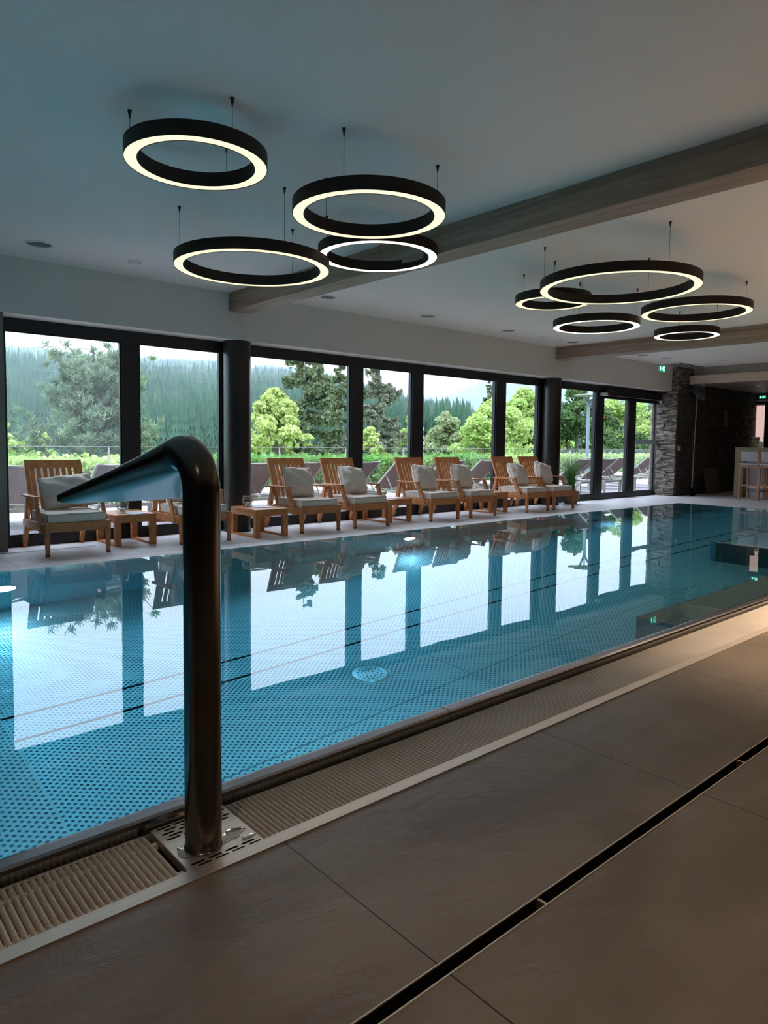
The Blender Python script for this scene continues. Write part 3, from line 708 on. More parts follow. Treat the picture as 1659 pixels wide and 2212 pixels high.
def make_jar():
    t = empty('glass_lantern')
    p = [(.04,0),(.056,.006),(.062,.03),(.062,.09),(.052,.115),(.048,.125),(.055,.14)]
    MB().lathe(p+[(r_-.004,z) for r_, z in p[::-1]], n=28).build('jar', M_JAR, t)
    MB().lathe([(.0,.012),(.03,.012),(.03,.05),(0,.05)], n=16).build('candle', M_CANDLE, t)
    pts = [(.066*math.cos(a), -.01-.045*math.sin(a)*0-.03*math.sin(a), .12-.085*math.sin(a)) for a in np.linspace(0,PI,15)]
    MB().tube(pts, .0055, 6).build('rope_handle', M_ROPE, t)
    MB().tube([(.053*math.cos(a),.053*math.sin(a),.128) for a in np.linspace(0,2*PI,20)[:-1]], .004, 6, closed=True).build('rope_collar', M_ROPE, t)
    return t
j0 = make_jar()
for i, (x, y, lb, g) in enumerate([(2.905,7.74,'glass candle jar with rope handle on the table between the first two armchairs',0),(4.42,7.62,'glass candle jar with rope handle on the table right of the fountain pipe',0),(6.72,7.72,'glass candle jar on the table between the fourth and fifth armchairs',0),(9.04,7.84,'glass candle jar, left one of two vessels on the farthest side table',0)]):
    o = j0 if i == 0 else copy_tree(j0); o.location = (x,y,.34); o.rotation_euler = (0,0,-.5); setk(o, lb, 'candle jar', 'candle jars on the side tables')
t = empty('drinking_glass', (9.27,7.66,.34)); setk(t, 'small empty stemless glass, right one of two vessels on the farthest side table', 'glass')
MB().lathe([(.025,0),(.032,.02),(.036,.05),(.028,.09),(.026,.09),(.034,.05),(.03,.022),(0,.006)], n=24).build('bowl', M_JAR, t)
for i, (x, y, rz, lb) in enumerate([(2.985,7.62,.25,'folded magazine lying on the table between the first two armchairs'),(4.53,7.50,-.2,'folded magazine lying on the table right of the fountain pipe'),(6.85,7.62,.1,'folded magazine lying on the table between the fourth and fifth armchairs')]):
    t = empty('magazine', (x,y,.3405), rz); setk(t, lb, 'magazine', 'magazines on the side tables')
    MB().box(-.105,.105,-.148,.148,0,.006).build('cover', M_PAPER, t); MB().box(-.103,.103,-.146,.146,.001,.0045).build('pages', M_WHITE, t)

# perforated floor grille by the window
t = empty('floor_grille', (-.5,7.70,0)); setk(t, 'narrow perforated air grille set into the far deck before the windows', 'grille')
MB().box(0,3.1,-.03,.03,-.02,.0012).build('plate', mat('grille_plate', (.33,.33,.33), rough=.5), t)
mb = MB()
for k in range(150):
    for y in (-.013,.013): mb.box(.02+k*.0205,.031+k*.0205,y-.004,y+.004,.0012,.0018)
mb.build('perforation', M_BLACK, t)

# potted grass beside the second column
t = empty('potted_grass', (11.78,7.86,0)); setk(t, 'tall green grass in a woven basket pot beside the farther black column', 'plant')
M_WICK = mat('wicker', (.22,.15,.08), (.38,.28,.16), rough=.85, scale=(14,14,60), bump=.5, bscale=60)
MB().lathe([(.11,0),(.155,.05),(.175,.13),(.165,.22),(.15,.25),(.14,.25),(.14,.22),(0,.21)], n=32).build('wicker_pot', M_WICK, t)
M_GRASS = foliage('grass_blades', (.07,.20,.07), (.22,.45,.12))
Q = []
for k in range(420):
    a = rng.uniform(0,2*PI); r0 = rng.uniform(0,.1); L = rng.uniform(.5,.95); ln = rng.uniform(.02,.26); p0 = np.array([r0*math.cos(a), r0*math.sin(a), .2]); wd = rng.uniform(.002,.004)
    dr = np.array([math.cos(a), math.sin(a), 0]); sd_ = np.array([-math.sin(a), math.cos(a), 0])
    prev = p0
    for s_ in range(4):
        f0, f1 = s_/4, (s_+1)/4
        q0 = p0+dr*ln*f0**2+np.array([0,0,L*f0*(1-.12*f0)]); q1 = p0+dr*ln*f1**2+np.array([0,0,L*f1*(1-.12*f1)])
        Q.append([q0-sd_*wd*(1-f0*.8), q0+sd_*wd*(1-f0*.8), q1+sd_*wd*(1-f1*.9), q1-sd_*wd*(1-f1*.9)])
quadmesh('grass_blades', np.array(Q), M_GRASS, t)

# ------------------------------------------------------------------ bar corner
t = empty('bar_counter', (16.65,0,0)); setk(t, 'bar counter with speckled green stone top and side, pinkish panel front', 'bar')
M_BARST = mat('speckled_stone', (.30,.25,.13), (.12,.10,.06), rough=.35, scale=(40,40,40), detail=3, ramp=(.62,.68))
MB().box(-.02,.66,2.0,6.74,1.02,1.142).build('counter_top', M_BARST, t, bevel=.004)
MB().box(-.02,.66,6.56,6.74,0,1.02).build('side_slab', M_BARST, t)
MB().box(.14,.60,2.0,6.56,.12,1.02).build('front_panel', mat('pink_panel', (.36,.30,.30), rough=.5), t)
MB().box(.18,.56,2.0,6.56,0,.12).build('plinth', mat('plinth_steel', (.4,.42,.45), rough=.35, metal=.5), t)
def make_stool():
    t = empty('bar_stool'); W = .185
    for s in (-1,1):
        y = s*W
        lg = MB(); lg.bar((0,y,0),(.03,y,.76),.036,.034,(1,0,0)); lg.bar((.03,y,.76),(-.01,y,1.07),.034,.032,(1,0,0),.024,.022); lg.build('back_leg', M_TEAKB, t, bevel=.003)
        MB().bar((.44,y*.95,0),(.40,y*.95,.74),.034,.034,(1,0,0)).build('front_leg', M_TEAKB, t, bevel=.003)
        MB().bar((.03,y*.98,.20),(.42,y*.94,.20),.022,.03).build('side_rail', M_TEAKB, t)
    MB().box(.005,.03,-W,W,.30,.335).build('rear_rail', M_TEAKB, t); MB().box(.41,.43,-W,W,.26,.295).build('foot_rail', M_STEEL, t)
    MB().box(.0,.42,-W,W,.70,.755).build('seat_frame', M_TEAKB, t, bevel=.003)
    MB().box(-.005,.44,-W-.01,W+.01,.757,.80).build('seat_pad', M_SEAT, t, bevel=.012)
    n_ = 8; vs = []
    for j in range(5):
        z = .84+.052*j
        for i in range(n_+1):
            a = -1+2*i/n_; xx = .028-(z-.80)*.16-.022*(1-a*a)
            vs.append((xx, a*(W-.012), z))
    for j in range(5):
        z = .84+.052*j
        for i in range(n_+1):
            a = -1+2*i/n_; xx = .028-(z-.80)*.16-.022*(1-a*a)+.014
            vs.append((xx, a*(W-.012), z))
    N = 5*(n_+1); fs = []
    for j in range(4):
        for i in range(n_):
            q = j*(n_+1)+i; fs += [(q,q+1,q+n_+2,q+n_+1),(N+q,N+q+n_+1,N+q+n_+2,N+q+1)]
    ed = [i for i in range(n_+1)]+[j*(n_+1)+n_ for j in range(1,5)]+[4*(n_+1)+i for i in range(n_-1,-1,-1)]+[j*(n_+1) for j in range(3,0,-1)]
    fs += [(ed[i],ed[(i+1)%len(ed)],N+ed[(i+1)%len(ed)],N+ed[i]) for i in range(len(ed))]
    MB().add(vs, fs, True).build('backrest', M_SEAT, t)
    return t
M_TEAKB = mat('stool_wood', (.30,.14,.07), (.40,.20,.10), rough=.45, scale=(20,20,4)); M_SEAT = mat('stool_fabric', (.42,.40,.42), rough=.8)
s0 = make_stool()
for i, (y, lb) in enumerate([(6.13,'wooden bar stool with pale back, leftmost at the bar'),(5.73,'wooden bar stool with pale back, second from the bar counter end'),(5.33,'wooden bar stool cut off by the right picture edge')]):
    o = s0 if i == 0 else copy_tree(s0); o.location = (15.86,y,0); setk(o, lb, 'bar stool', 'bar stools')
t = empty('basket_stack', (16.95,6.43,1.143)); setk(t, 'stack of striped woven bread baskets on the end of the bar', 'baskets')
for k in range(7):
    z = k*.034; rr = .105-.004*k+.012*math.sin(k*1.3)
    MB().lathe([(rr-.02,z),(rr,z+.014),(rr-.004,z+.032),(rr-.03,z+.030),(0,z+.02)], n=24).build('basket', mat('basket_straw', (.16,.10,.05), (.5,.42,.28), rough=.8, scale=(3,3,60)) if k == 0 else bpy.data.materials['basket_straw'], t)
t = empty('food_container', (16.95,6.13,1.143)); setk(t, 'clear food container with black lid on the bar', 'container')
MB().box(-.1,.1,-.09,.09,0,.20).build('clear_box', glassmat('container_plastic', (.8,.85,.9)), t); MB().box(-.11,.11,-.11,.11,.20,.225).build('lid', M_BLACK, t, bevel=.004)
t = empty('sugar_jug', (16.85,6.28,1.143)); setk(t, 'small white jug between the baskets and the food container', 'jug')
MB().lathe([(.03,0),(.045,.03),(.045,.08),(.03,.12),(.034,.13)], n=20).build('body', M_WHITE, t)
t = empty('serving_tray', (16.95,5.86,1.143)); setk(t, 'dark flat serving tray lying on the bar at the right edge', 'tray')
MB().box(-.15,.15,-.16,.16,0,.014).build('tray', mat('tray_dark', (.08,.06,.05), rough=.4), t, bevel=.003)
t = empty('bar_pendant_lamp', (17.0,5.93,0)); setk(t, 'glass bottle pendant lamp with brass cap over the bar, cut off by the picture edge', 'lamp')
MB().lathe([(.03,2.05),(.10,1.98),(.13,1.88),(.12,1.78),(.09,1.72),(.085,1.72),(.115,1.78),(.125,1.88),(.095,1.975),(.03,2.04)], n=28).build('glass_shade', M_JAR, t)
MB().lathe([(.0,2.12),(.04,2.12),(.05,2.05),(.0,2.05)], n=24).build('brass_cap', mat('brass', (.7,.35,.12), rough=.25, metal=1), t)
MB().tube([(0,0,2.12),(0,0,2.6)], .004, 6).build('cord', M_WIRE, t)
MB().lathe([(0,1.86),(.025,1.88),(.03,1.92),(.012,1.97),(0,1.98)], n=16).build('bulb', emi('bulb_glow', (1,.55,.2), 6), t)

# doorway wall beyond the bar
mb = MB().box(20.06,20.21,4.0,6.9,0,2.6).box(20.06,20.21,6.9,7.65,2.39,2.6)
struct(mb.build('wall_bar_back', mat('bar_back_paint', (.22,.2,.2), rough=.8)))
f = struct(MB().box(20.04,20.14,7.66,7.71,0,2.30).box(20.04,20.14,7.34,7.40,0,2.30).box(20.04,20.14,6.9,7.1,0,2.30).box(20.04,20.14,6.9,7.71,2.30,2.37).build('window_8', M_FRAME))
MB().box(20.02,20.15,6.9,7.66,2.37,2.42).build('white_lintel', M_WHITE, f)
MB().box(20.11,20.12,7.1,7.64,0,2.30).build('glass', M_GLASS, f)
MB().box(20.16,20.18,7.42,7.66,0,2.28).build('pink_blind', emi('glowing_blind', (.55,.36,.33), .8), f)  # blind emits a glow of its own in place of daylight falling on it
exit_sign('exit_sign', (20.02,7.47,2.49), -PI/2, 'small green lit exit sign over the doorway beyond the bar', .6)
t = empty('ceiling_lamp', (17.4,6.6,2.6)); setk(t, 'round flush ceiling lamp under the lowered bar ceiling', 'lamp')
MB().lathe([(.09,0),(.08,-.02),(0,-.035)], n=24).build('shade', M_WHITE, t)
t = empty('ceiling_lamp', (16.32,7.42,2.585)); setk(t, 'small white dome light under the oak fascia above the pool net', 'lamp')
MB().lathe([(.07,0),(.06,-.02),(0,-.035)], n=24).build('shade', M_WHITE, t)

# pool net leaning on the stone wall
t = empty('pool_net', (16.06,7.45,0)); setk(t, 'long handled pool net leaning upside against the dark stone wall', 'pool net')
MB().tube([(0,0,.19),(.20,.05,2.38)], .012, 10).build('pole', mat('net_pole', (.42,.42,.42), rough=.4, metal=.4), t)
fr = [(.20,.05,2.36),(.05,.03,2.46),(-.08,.0,2.57),(.16,-.06,2.50),(.38,-.04,2.57),(.50,.02,2.56),(.34,.04,2.45)]
MB().tube(fr, .008, 8, closed=True).build('net_frame', bpy.data.materials['net_pole'], t)
M_NET = glassmat('net_mesh', (.45,.47,.5), 1.05, veil=.45)
vs = []; 
top_ = [(.20,.05,2.36),(.05,.03,2.46),(-.08,.0,2.57),(.16,-.06,2.50),(.38,-.04,2.57),(.50,.02,2.56),(.34,.04,2.45)]
low_ = [(.20,.02,2.30),(.04,.02,2.33),(-.14,.0,2.42),(.14,-.10,2.22),(.34,-.08,2.22),(.44,-.02,2.36),(.34,.02,2.34)]
MB().add(top_+low_, [(i,(i+1)%7,7+(i+1)%7,7+i) for i in range(7)]+[(7,8,9,10),(7,10,11,12),(7,12,13)], True).build('net', M_NET, t)
MB().box(-.03,.05,-.03,.03,0,.19).build('handle_grip', M_BLACK, t, bevel=.005)
t = empty('cleaning_brush', (16.20,7.48,0)); setk(t, 'thin dark cleaning pole standing beside the pool net', 'pole')
MB().tube([(0,0,.0),(-.02,.06,1.55)], .008, 8).build('shaft', mat('brush_pole', (.10,.09,.08), rough=.5), t)
MB().box(-.06,.06,-.03,.03,0,.05).build('brush_head', M_BLACK, t)
t = empty('wall_socket', (15.70,7.60,1.10)); setk(t, 'pale wall socket plate on the dark stone near the pier corner', 'socket')
MB().box(-.035,.035,-.01,.04,-.06,.06).build('plate', mat('socket_beige', (.42,.36,.27), rough=.5), t, bevel=.004); MB().box(-.015,.015,-.013,-.009,-.03,.03).build('rocker', M_WHITE, t)
t = empty('wall_thermometer', (18.1,7.60,1.85)); setk(t, 'narrow grey wall unit high on the dark stone wall', 'wall unit')
MB().box(-.055,.055,-.02,.05,-.2,.2).build('case', mat('unit_grey', (.16,.16,.15), rough=.5), t, bevel=.006)
t = empty('leaning_board', (17.2,7.47,0), 0); setk(t, 'brown square board leaning against the dark stone wall by the bar', 'board')
mb = MB(); mb.add([(-.28,0,0),(.50,0,0),(.50,.10,.62),(-.28,.10,.62),(-.28,.02,0),(.50,.02,0),(.50,.12,.62),(-.28,.12,.62)], [(0,1,2,3),(7,6,5,4),(0,4,5,1),(1,5,6,2),(2,6,7,3),(3,7,4,0)])
mb.build('panel', mat('board_brown', (.12,.09,.075), rough=.6), t)

# warm spots in the ceiling over the near deck (behind the camera)
def spot(x, y, e, label, col=(1,.76,.54), ang=110, z=2.97):
    t = empty('ceiling_spot', (x,y,z)); setk(t, label, 'spotlight', 'warm spots over the near deck')
    MB().lathe([(.06,0),(.06,-.008),(.045,-.010),(.045,0)], n=24, closed=True).build('trim_ring', M_WHITE, t)
    l = bpy.data.lights.new('spot_light', 'SPOT'); l.energy = e; l.color = col; l.spot_size = math.radians(ang); l.spot_blend = .8; l.shadow_soft_size = .05
    lo = bpy.data.objects.new('spot_light', l); COL.objects.link(lo); lo.parent = t; lo.location = (0,0,-.02)
for x, y, e in ((-.6,.2,30),(1.6,-.8,42),(4.6,.4,270),(7.2,1.0,560),(9.6,1.1,700),(12.2,1.1,600)):
    spot(x, y, e, 'warm recessed spotlight above the near slate deck, '+{-.6:'nearest the left wall',1.6:'behind the fountain',4.6:'next to the nearer beam',7.2:'halfway along the pool',9.6:'before the farther beam',12.2:'nearest the bar'}[x])

# ------------------------------------------------------------------ terrace
struct(MB().box(-6,34,8.36,12.6,-.3,-.02).build('floor', M_DECK))
M_LAWN = mat('lawn', (.10,.22,.05), (.18,.34,.09), rough=.9, scale=(1.5,1.5,1.5))
M_HILLG = mat('hill_meadow', (.09,.22,.08), (.13,.30,.10), rough=.9, scale=(.03,.03,.03))
bal = empty('glass_balustrade', (0,12.2,0)); setk(bal, 'frameless glass balustrade with slim posts along the terrace edge', 'balustrade')
for i in range(19):
    x = -4.3+1.73*i
    MB().box(x+.02,x+1.71,-.008,.008,.03,1.03).build('glass_panel', M_RAILG, bal)
    MB().box(x-.009,x+.009,-.03,-.01,-.02,1.02).build('post', M_ALU, bal)
MB().box(-4.3,28.6,-.010,.010,1.03,1.037).build('hand_rail', M_ALU, bal)

def make_lounger():
    t = empty('sun_lounger'); W = .34   # head at local y=0, foot at y=1.95
    for s in (-1,1):
        MB().box(s*W-.02,s*W+.02,.0,1.95,.30,.345).build('side_frame', M_ALU, t, bevel=.005)
        MB().box(s*W-.022,s*W+.022,.03,.075,0,.30).build('leg', M_ALU, t); MB().box(s*W-.022,s*W+.022,1.85,1.895,0,.30).build('leg', M_ALU, t)
        MB().bar((s*(W-.035),.74,.35),(s*(W-.035),.12,.86),.03,.03).build('back_frame', M_ALU, t, bevel=.004)
        MB().bar((s*(W-.05),.42,.60),(s*(W-.05),.24,.335),.016,.016).build('back_strut', M_ALU, t)
    MB().box(-W,W,0,.04,.30,.345).box(-W,W,1.91,1.95,.30,.345).build('end_frame', M_ALU, t)
    def sling(p0, p1, sag, name):
        vs = []; n_ = 8
        for j in range(n_+1):
            f = j/n_; y = p0[0]+(p1[0]-p0[0])*f; z = p0[1]+(p1[1]-p0[1])*f
            for i in range(n_+1):
                a = -1+2*i/n_; q = sag*(1-a*a); vs.append((a*(W-.05), y+q*.6, z-q*.6))
        vs2 = [(a,b,c-.006) for a,b,c in vs]; N = len(vs); fs = []
        for j in range(n_):
            for i in range(n_): k = j*(n_+1)+i; fs += [(k,k+1,k+n_+2,k+n_+1),(N+k,N+k+n_+1,N+k+n_+2,N+k+1)]
        return MB().add(vs+vs2, fs, True).build(name, M_MESHF, t)
    sling((.72,.36),(.15,.84),.03,'back_sling'); sling((.78,.34),(1.91,.34),.02,'seat_sling')
    MB().tube([(-W+.035,.13,.852),(-.15,.145,.838),(.15,.145,.838),(W-.035,.13,.852)], .012, 8).build('head_bar', M_ALU, t)
    return t
l0 = make_lounger()
ls = [(2.35,8.95,'behind the nearest armchair'),(3.42,9.0,'between the first two armchairs'),(4.45,9.0,'behind the black column and fountain'),(5.46,8.9,'left behind the third armchair'),(6.36,8.95,'between the third and fourth armchairs'),(7.43,8.8,'left of the wide mullion behind the fourth armchair'),
 (8.46,8.85,'left behind the fifth armchair'),(9.60,8.85,'between the fifth and sixth armchairs'),(10.62,8.8,'right behind the sixth armchair'),(11.95,8.8,'behind the last two armchairs'),(14.02,8.85,'left in the pane right of the second column'),(15.05,8.85,'right in the pane right of the second column'),
 (16.1,9.95,'farther back beyond the terrace door'),(17.0,9.55,'in the middle of the left door leaf'),(18.35,9.5,'in the right door leaf'),(19.6,10.0,'half behind the outer stone pier')]
for i, (x, y, lb) in enumerate(ls):
    o = l0 if i == 0 else copy_tree(l0); o.location = (x,y,-.02); o.rotation_euler = (0,0,random.uniform(-.05,.05)); setk(o, 'taupe mesh sun lounger on the terrace '+lb, 'sun lounger', 'sun loungers on the terrace')
t = empty('terrace_parasol', (18.8,12.0,0)); setk(t, 'slim grey mast with forked arms and thin pale roof on the terrace', 'parasol')
MB().tube([(0,0,-.02),(0,0,2.35)], .05, 14).build('mast', mat('mast_grey', (.20,.25,.30), rough=.5), t)
MB().tube([(0,0,2.3),(-.28,0,2.62)], .03, 10).tube([(0,0,2.3),(.28,0,2.62)], .03, 10).tube([(0,0,2.1),(0,0,2.75)], .02, 10).build('forked_arms', bpy.data.materials['mast_grey'], t)
MB().lathe([(.5,2.66),(.25,2.70),(0,2.72)], n=8).lathe([(.5,2.65),(0,2.70)], n=8).build('roof', mat('parasol_roof', (.35,.42,.35), rough=.7), t)

# ------------------------------------------------------------------ planting
def leaves(P, s, rs, k=4, flat=.0, elong=1.):
    """random small quads centred on the points P with half size s"""
    n = len(P); a = rs.normal(size=(n,3)); a /= np.linalg.norm(a,axis=1)[:,None]; b = rs.normal(size=(n,3)); b -= a*(a*b).sum(1)[:,None]; b /= np.linalg.norm(b,axis=1)[:,None]
    s = (np.ones(n)*s*rs.uniform(.6,1.4,n))[:,None]; a = a*s*elong; b = b*s
    return np.stack([P-a*.9-b*.25, P+b*.9-a*.1, P+a*.9+b*.25, P-b*.9+a*.1], 1)
def blobcrown(n, blobs, rs):
    """points in shells of ellipsoid blobs (cx,cy,cz,r)"""
    B = np.array(blobs); wgt = B[:,3]**2; idx = rs.choice(len(B), n, p=wgt/wgt.sum()); d = rs.normal(size=(n,3)); d /= np.linalg.norm(d,axis=1)[:,None]
    d[:,2] = np.where(rs.random(n) < .25, d[:,2], np.abs(d[:,2])*.9)
    return B[idx,:3]+d*(B[idx,3]*rs.uniform(.72,1.05,n))[:,None]
M_BARK = mat('bark', (.10,.08,.065), (.17,.14,.12), rough=.9, scale=(8,8,2)); M_BARKP = mat('pale_bark', (.22,.20,.18), (.32,.30,.27), rough=.9, scale=(8,8,2))
def broadleaf(x, y, z0, H, Wd, m, label, n=20000, leaf=.07, seed=1, cat='tree', name='broadleaf_tree', bark=None, group='trees beyond the terrace', base=.12, nb=80, sq=1.0):
    rs = np.random.default_rng(seed); t = empty(name, (x,y,z0)); setk(t, label, cat, group)
    mb = MB(); blobs = []
    for k in range(nb):
        f = rs.random()**.8; z = H*(base+(1-base)*f*.93); prof = math.sin(PI*min(1,(f*.86+.16)))**.6
        a = rs.uniform(0,2*PI); r_ = Wd*prof*rs.uniform(.2,.95); br = Wd*rs.uniform(.10,.27)*(1.15-.4*f)
        cx, cy = r_*math.cos(a), r_*math.sin(a)*sq; blobs.append((cx,cy,z,br))
        if k % 2 == 0: 
            zb = z*rs.uniform(.35,.7); mb.tube([(0,0,zb*.8),(cx*.4,cy*.4,zb),(cx*.9,cy*.9,z)], [.035*H/5,.02*H/5,.008*H/5], 5)
    mb.tube([(0,0,-.6),(.03*Wd,0,H*.3),(-.02*Wd,.0,H*.6),(0,0,H*.9)], [.07*H/5,.055*H/5,.035*H/5,.01], 8)
    mb.build('trunk', bark or M_BARK, t)
    P = blobcrown(n, blobs, rs); quadmesh('foliage', leaves(P, leaf, rs), m, t); return t
def spruce(x, y, z0, H, Wd, m, label, n=26000, seed=1, name='spruce_tree', leaf=.06, droop=.35, group='trees beyond the terrace', bark=None, sparse=0.0):
    rs = np.random.default_rng(seed); t = empty(name, (x,y,z0)); setk(t, label, 'tree', group)
    mb = MB(); mb.tube([(0,0,-1),(0,0,H*.5),(0,0,H*.98)], [H*.016,H*.010,.01], 8)
    nbr = 120; A = rs.uniform(0,2*PI,nbr); F = np.sort(rs.uniform(.06,.98,nbr)); L = Wd*(1-F)**.75*rs.uniform(.65,1.12,nbr)+.08
    w_ = L**1.3; idx = rs.choice(nbr, n, p=w_/w_.sum()); s_ = rs.random(n)**.7
    a = A[idx]; l = L[idx]*s_; z = H*F[idx]-droop*l*(1.2-.9*s_)+.10*l*s_**3
    side = rs.normal(size=n)*.16*L[idx]*(.3+s_*.7)*(1.2-s_); hang = -np.abs(rs.normal(size=n))*.16*(L[idx]**.6)*(.4+.6*s_)
    P = np.stack([l*np.cos(a)-side*np.sin(a), l*np.sin(a)+side*np.cos(a), z+hang], 1)
    for k in range(0, nbr, 2):
        mb.tube([(0,0,H*F[k]),(L[k]*.5*math.cos(A[k]),L[k]*.5*math.sin(A[k]),H*F[k]-droop*L[k]*.4),(L[k]*.92*math.cos(A[k]),L[k]*.92*math.sin(A[k]),H*F[k]-droop*L[k]*.33)], [.02,.012,.004], 4)
    mb.build('trunk', bark or M_BARK, t)
    V = leaves(P, leaf, rs, elong=1.4); quadmesh('foliage', V, m, t); return t
F_SPR = foliage('spruce_needles', (.10,.15,.08), (.24,.27,.15)); F_SPRG = foliage('grey_spruce_needles', (.16,.19,.13), (.30,.31,.22))
F_MAP = foliage('fresh_maple_leaves', (.34,.42,.12), (.56,.62,.26)); F_LIME = foliage('lime_leaves', (.30,.42,.11), (.52,.62,.24)); F_PALE = foliage('pale_olive_leaves', (.28,.32,.16), (.42,.46,.27))
F_MID = foliage('mid_green_leaves', (.10,.24,.06), (.24,.42,.12)); F_DARK = foliage('dark_hedge_leaves', (.05,.10,.04), (.16,.24,.09), scale=2.5); F_PINE = foliage('pine_needles', (.12,.18,.11), (.28,.34,.22), scale=2)
# mountain pine: tufts of long needles on crooked boughs
def pine(x, y, z0, H, Wd, label, seed=5):
    rs = np.random.default_rng(seed); t = empty('mountain_pine', (x,y,z0)); setk(t, label, 'tree')
    mb = MB(); mb.tube([(0,0,-1),(.05,0,H*.3),(-.05,0,H*.6),(0,0,H*.95)], [.12,.10,.07,.02], 8); T = []
    for k in range(74):
        f = rs.uniform(.12,1); a = rs.uniform(0,2*PI); L = Wd*(1-.62*f**1.6)*rs.uniform(.45,1.05); z = H*f*.86
        p0 = np.array([0,0,z*.8]); e = np.array([L*math.cos(a), L*math.sin(a), z+.22*L+.25*f]); mid = p0*.5+e*.5+np.array([0,0,-.12*L])
        pts = [(1-s_)**2*p0+2*s_*(1-s_)*mid+s_*s_*e for s_ in np.linspace(0,1,6)]; mb.tube(pts, [.035,.03,.025,.018,.012,.006], 5)
        for j in range(14):
            s_ = rs.uniform(.35,1)**.8; c = (1-s_)**2*p0+2*s_*(1-s_)*mid+s_*s_*e; off = rs.normal(size=3)*.17; off[2] = abs(off[2])*.9
            T.append(c+off)
            if j % 3 == 0: mb.tube([c, c+off], [.01,.005], 4)
    mb.build('trunk', M_BARK, t); T = np.array(T); Q = []
    nn = 32; C = np.repeat(T, nn, 0); N_ = len(C)
    d = rs.normal(size=(N_,3)); d[:,2] = np.abs(d[:,2])+.35; d /= np.linalg.norm(d,axis=1)[:,None]; ln = rs.uniform(.09,.17,N_)[:,None]
    sd_ = np.cross(d, rs.normal(size=(N_,3))); sd_ /= np.linalg.norm(sd_,axis=1)[:,None]; w_ = .013
    base_ = C+rs.normal(size=(N_,3))*.035; V = np.stack([base_-sd_*w_, base_+sd_*w_, base_+d*ln+sd_*w_*.5, base_+d*ln-sd_*w_*.5], 1); quadmesh('needles', V, F_PINE, t); return t
pine(5.75,17,-1.6,5.2,2.0,'big spreading mountain pine filling the first window pane')
broadleaf(4.6,21.5,-2.6,4.9,1.1,F_LIME,'yellow green bush at the left edge of the first pane',9000,.06,2,'shrub','leafy_bush')
broadleaf(5.6,21,-2.8,4.4,.9,F_LIME,'low yellow green bush between the left bush and the pine',7000,.06,3,'shrub','leafy_bush')
broadleaf(3.2,14.6,-1.4,2.3,1.2,F_MID,'green bush behind the balustrade under the mountain pine',8000,.05,4,'shrub','leafy_bush')
spruce(16.6,24,-3.5,9.6,3.1,F_SPR,'tall drooping spruce with pale trunk, right of the nearer column',52000,6,bark=M_BARKP)
broadleaf(13.9,22,-3,6.2,1.9,F_MAP,'bright green maple in front of the tallest spruce',20000,.075,7)
spruce(20.0,26,-3.5,8.8,1.7,F_SPR,'narrow brownish spruce left of the wide mullion',20000,8)
spruce(20.7,24,-3.5,8.9,3.0,F_SPRG,'grey green spruce filling the fourth pane',48000,9,bark=M_BARKP)
broadleaf(23.7,25,-3,5.9,1.2,F_LIME,'bright green tree at the right edge of the fourth pane',10000,.07,10)
broadleaf(17.7,21,-3,5.0,1.0,F_MAP,'thin fresh green tree between the two spruces',7000,.06,31)
broadleaf(29.2,28,-3.6,6.8,2.0,F_PALE,'pale olive tree at the left of the fifth pane',16000,.075,11,bark=M_BARK)
broadleaf(29.9,25,-3.4,6.9,3.3,F_LIME,'broad lime green tree at the right of the fifth pane',34000,.085,12,nb=130)
spruce(37.8,32,-4,9.9,1.8,F_SPR,'dark spruce rising behind the lime green tree',16000,13,leaf=.09)
broadleaf(35.2,27,-3.6,8.3,3.0,F_LIME,'tall lime green maple in the sixth pane',34000,.09,14,nb=130)
spruce(34.6,24.5,-3.6,7.6,1.1,F_SPR,'slim dark conifer beside the second column',12000,15)
broadleaf(27.3,18,-2.6,6.6,2.3,F_DARK,'dense dark evergreen right of the second column',40000,.055,16,name='evergreen_tree',nb=70,base=.03)
broadleaf(41.5,24,-3.5,8.2,3.3,F_LIME,'lime green tree behind the left door leaf',26000,.09,17,nb=70)
broadleaf(25.6,15.4,-1.4,3.2,1.2,F_DARK,'dark rounded shrub by the grey mast',14000,.04,18,'shrub','evergreen_shrub',base=.05)
broadleaf(28.4,15.8,-1.4,3.3,1.4,F_DARK,'dark rounded shrub behind the left door leaf',15000,.045,19,'shrub','evergreen_shrub',base=.05)
broadleaf(31.6,16.2,-1.4,3.3,1.5,F_DARK,'dark rounded shrub behind the right door leaf',15000,.045,20,'shrub','evergreen_shrub',base=.05)
broadleaf(43.5,23,-3.5,7.0,2.4,F_MAP,'bright green tree in the right door leaf',16000,.09,21)
spruce(62,33,-5,10.6,2.2,F_SPRG,'distant bluish spruce high in the right door leaf',10000,22,leaf=.1)
for i, (x0, x1, lb) in enumerate([(-3,6.2,'clipped bright green hedge behind the balustrade, left stretch'),(6.3,15.5,'clipped bright green hedge behind the balustrade, middle stretch'),(15.6,26,'clipped bright green hedge behind the balustrade, right stretch')]):
    rs = np.random.default_rng(40+i); n = 16000; P = np.stack([rs.uniform(x0,x1,n), rs.uniform(12.9,13.9,n), rs.uniform(-.6,.80,n)],1); e = rs.integers(0,3,n); P[e==0,2] = .74+rs.normal(size=(e==0).sum())*.05; P[e==1,1] = 12.9+rs.normal(size=(e==1).sum())*.04
    t = empty('hedge', (0,0,0)); setk(t, lb, 'hedge', 'clipped hedge'); quadmesh('foliage', leaves(P,.045,rs), F_LIME if i != 1 else F_MID, t)
    MB().box(x0+.1,x1-.1,13.05,13.75,-.6,.62).build('branch_core', M_BARK, t)

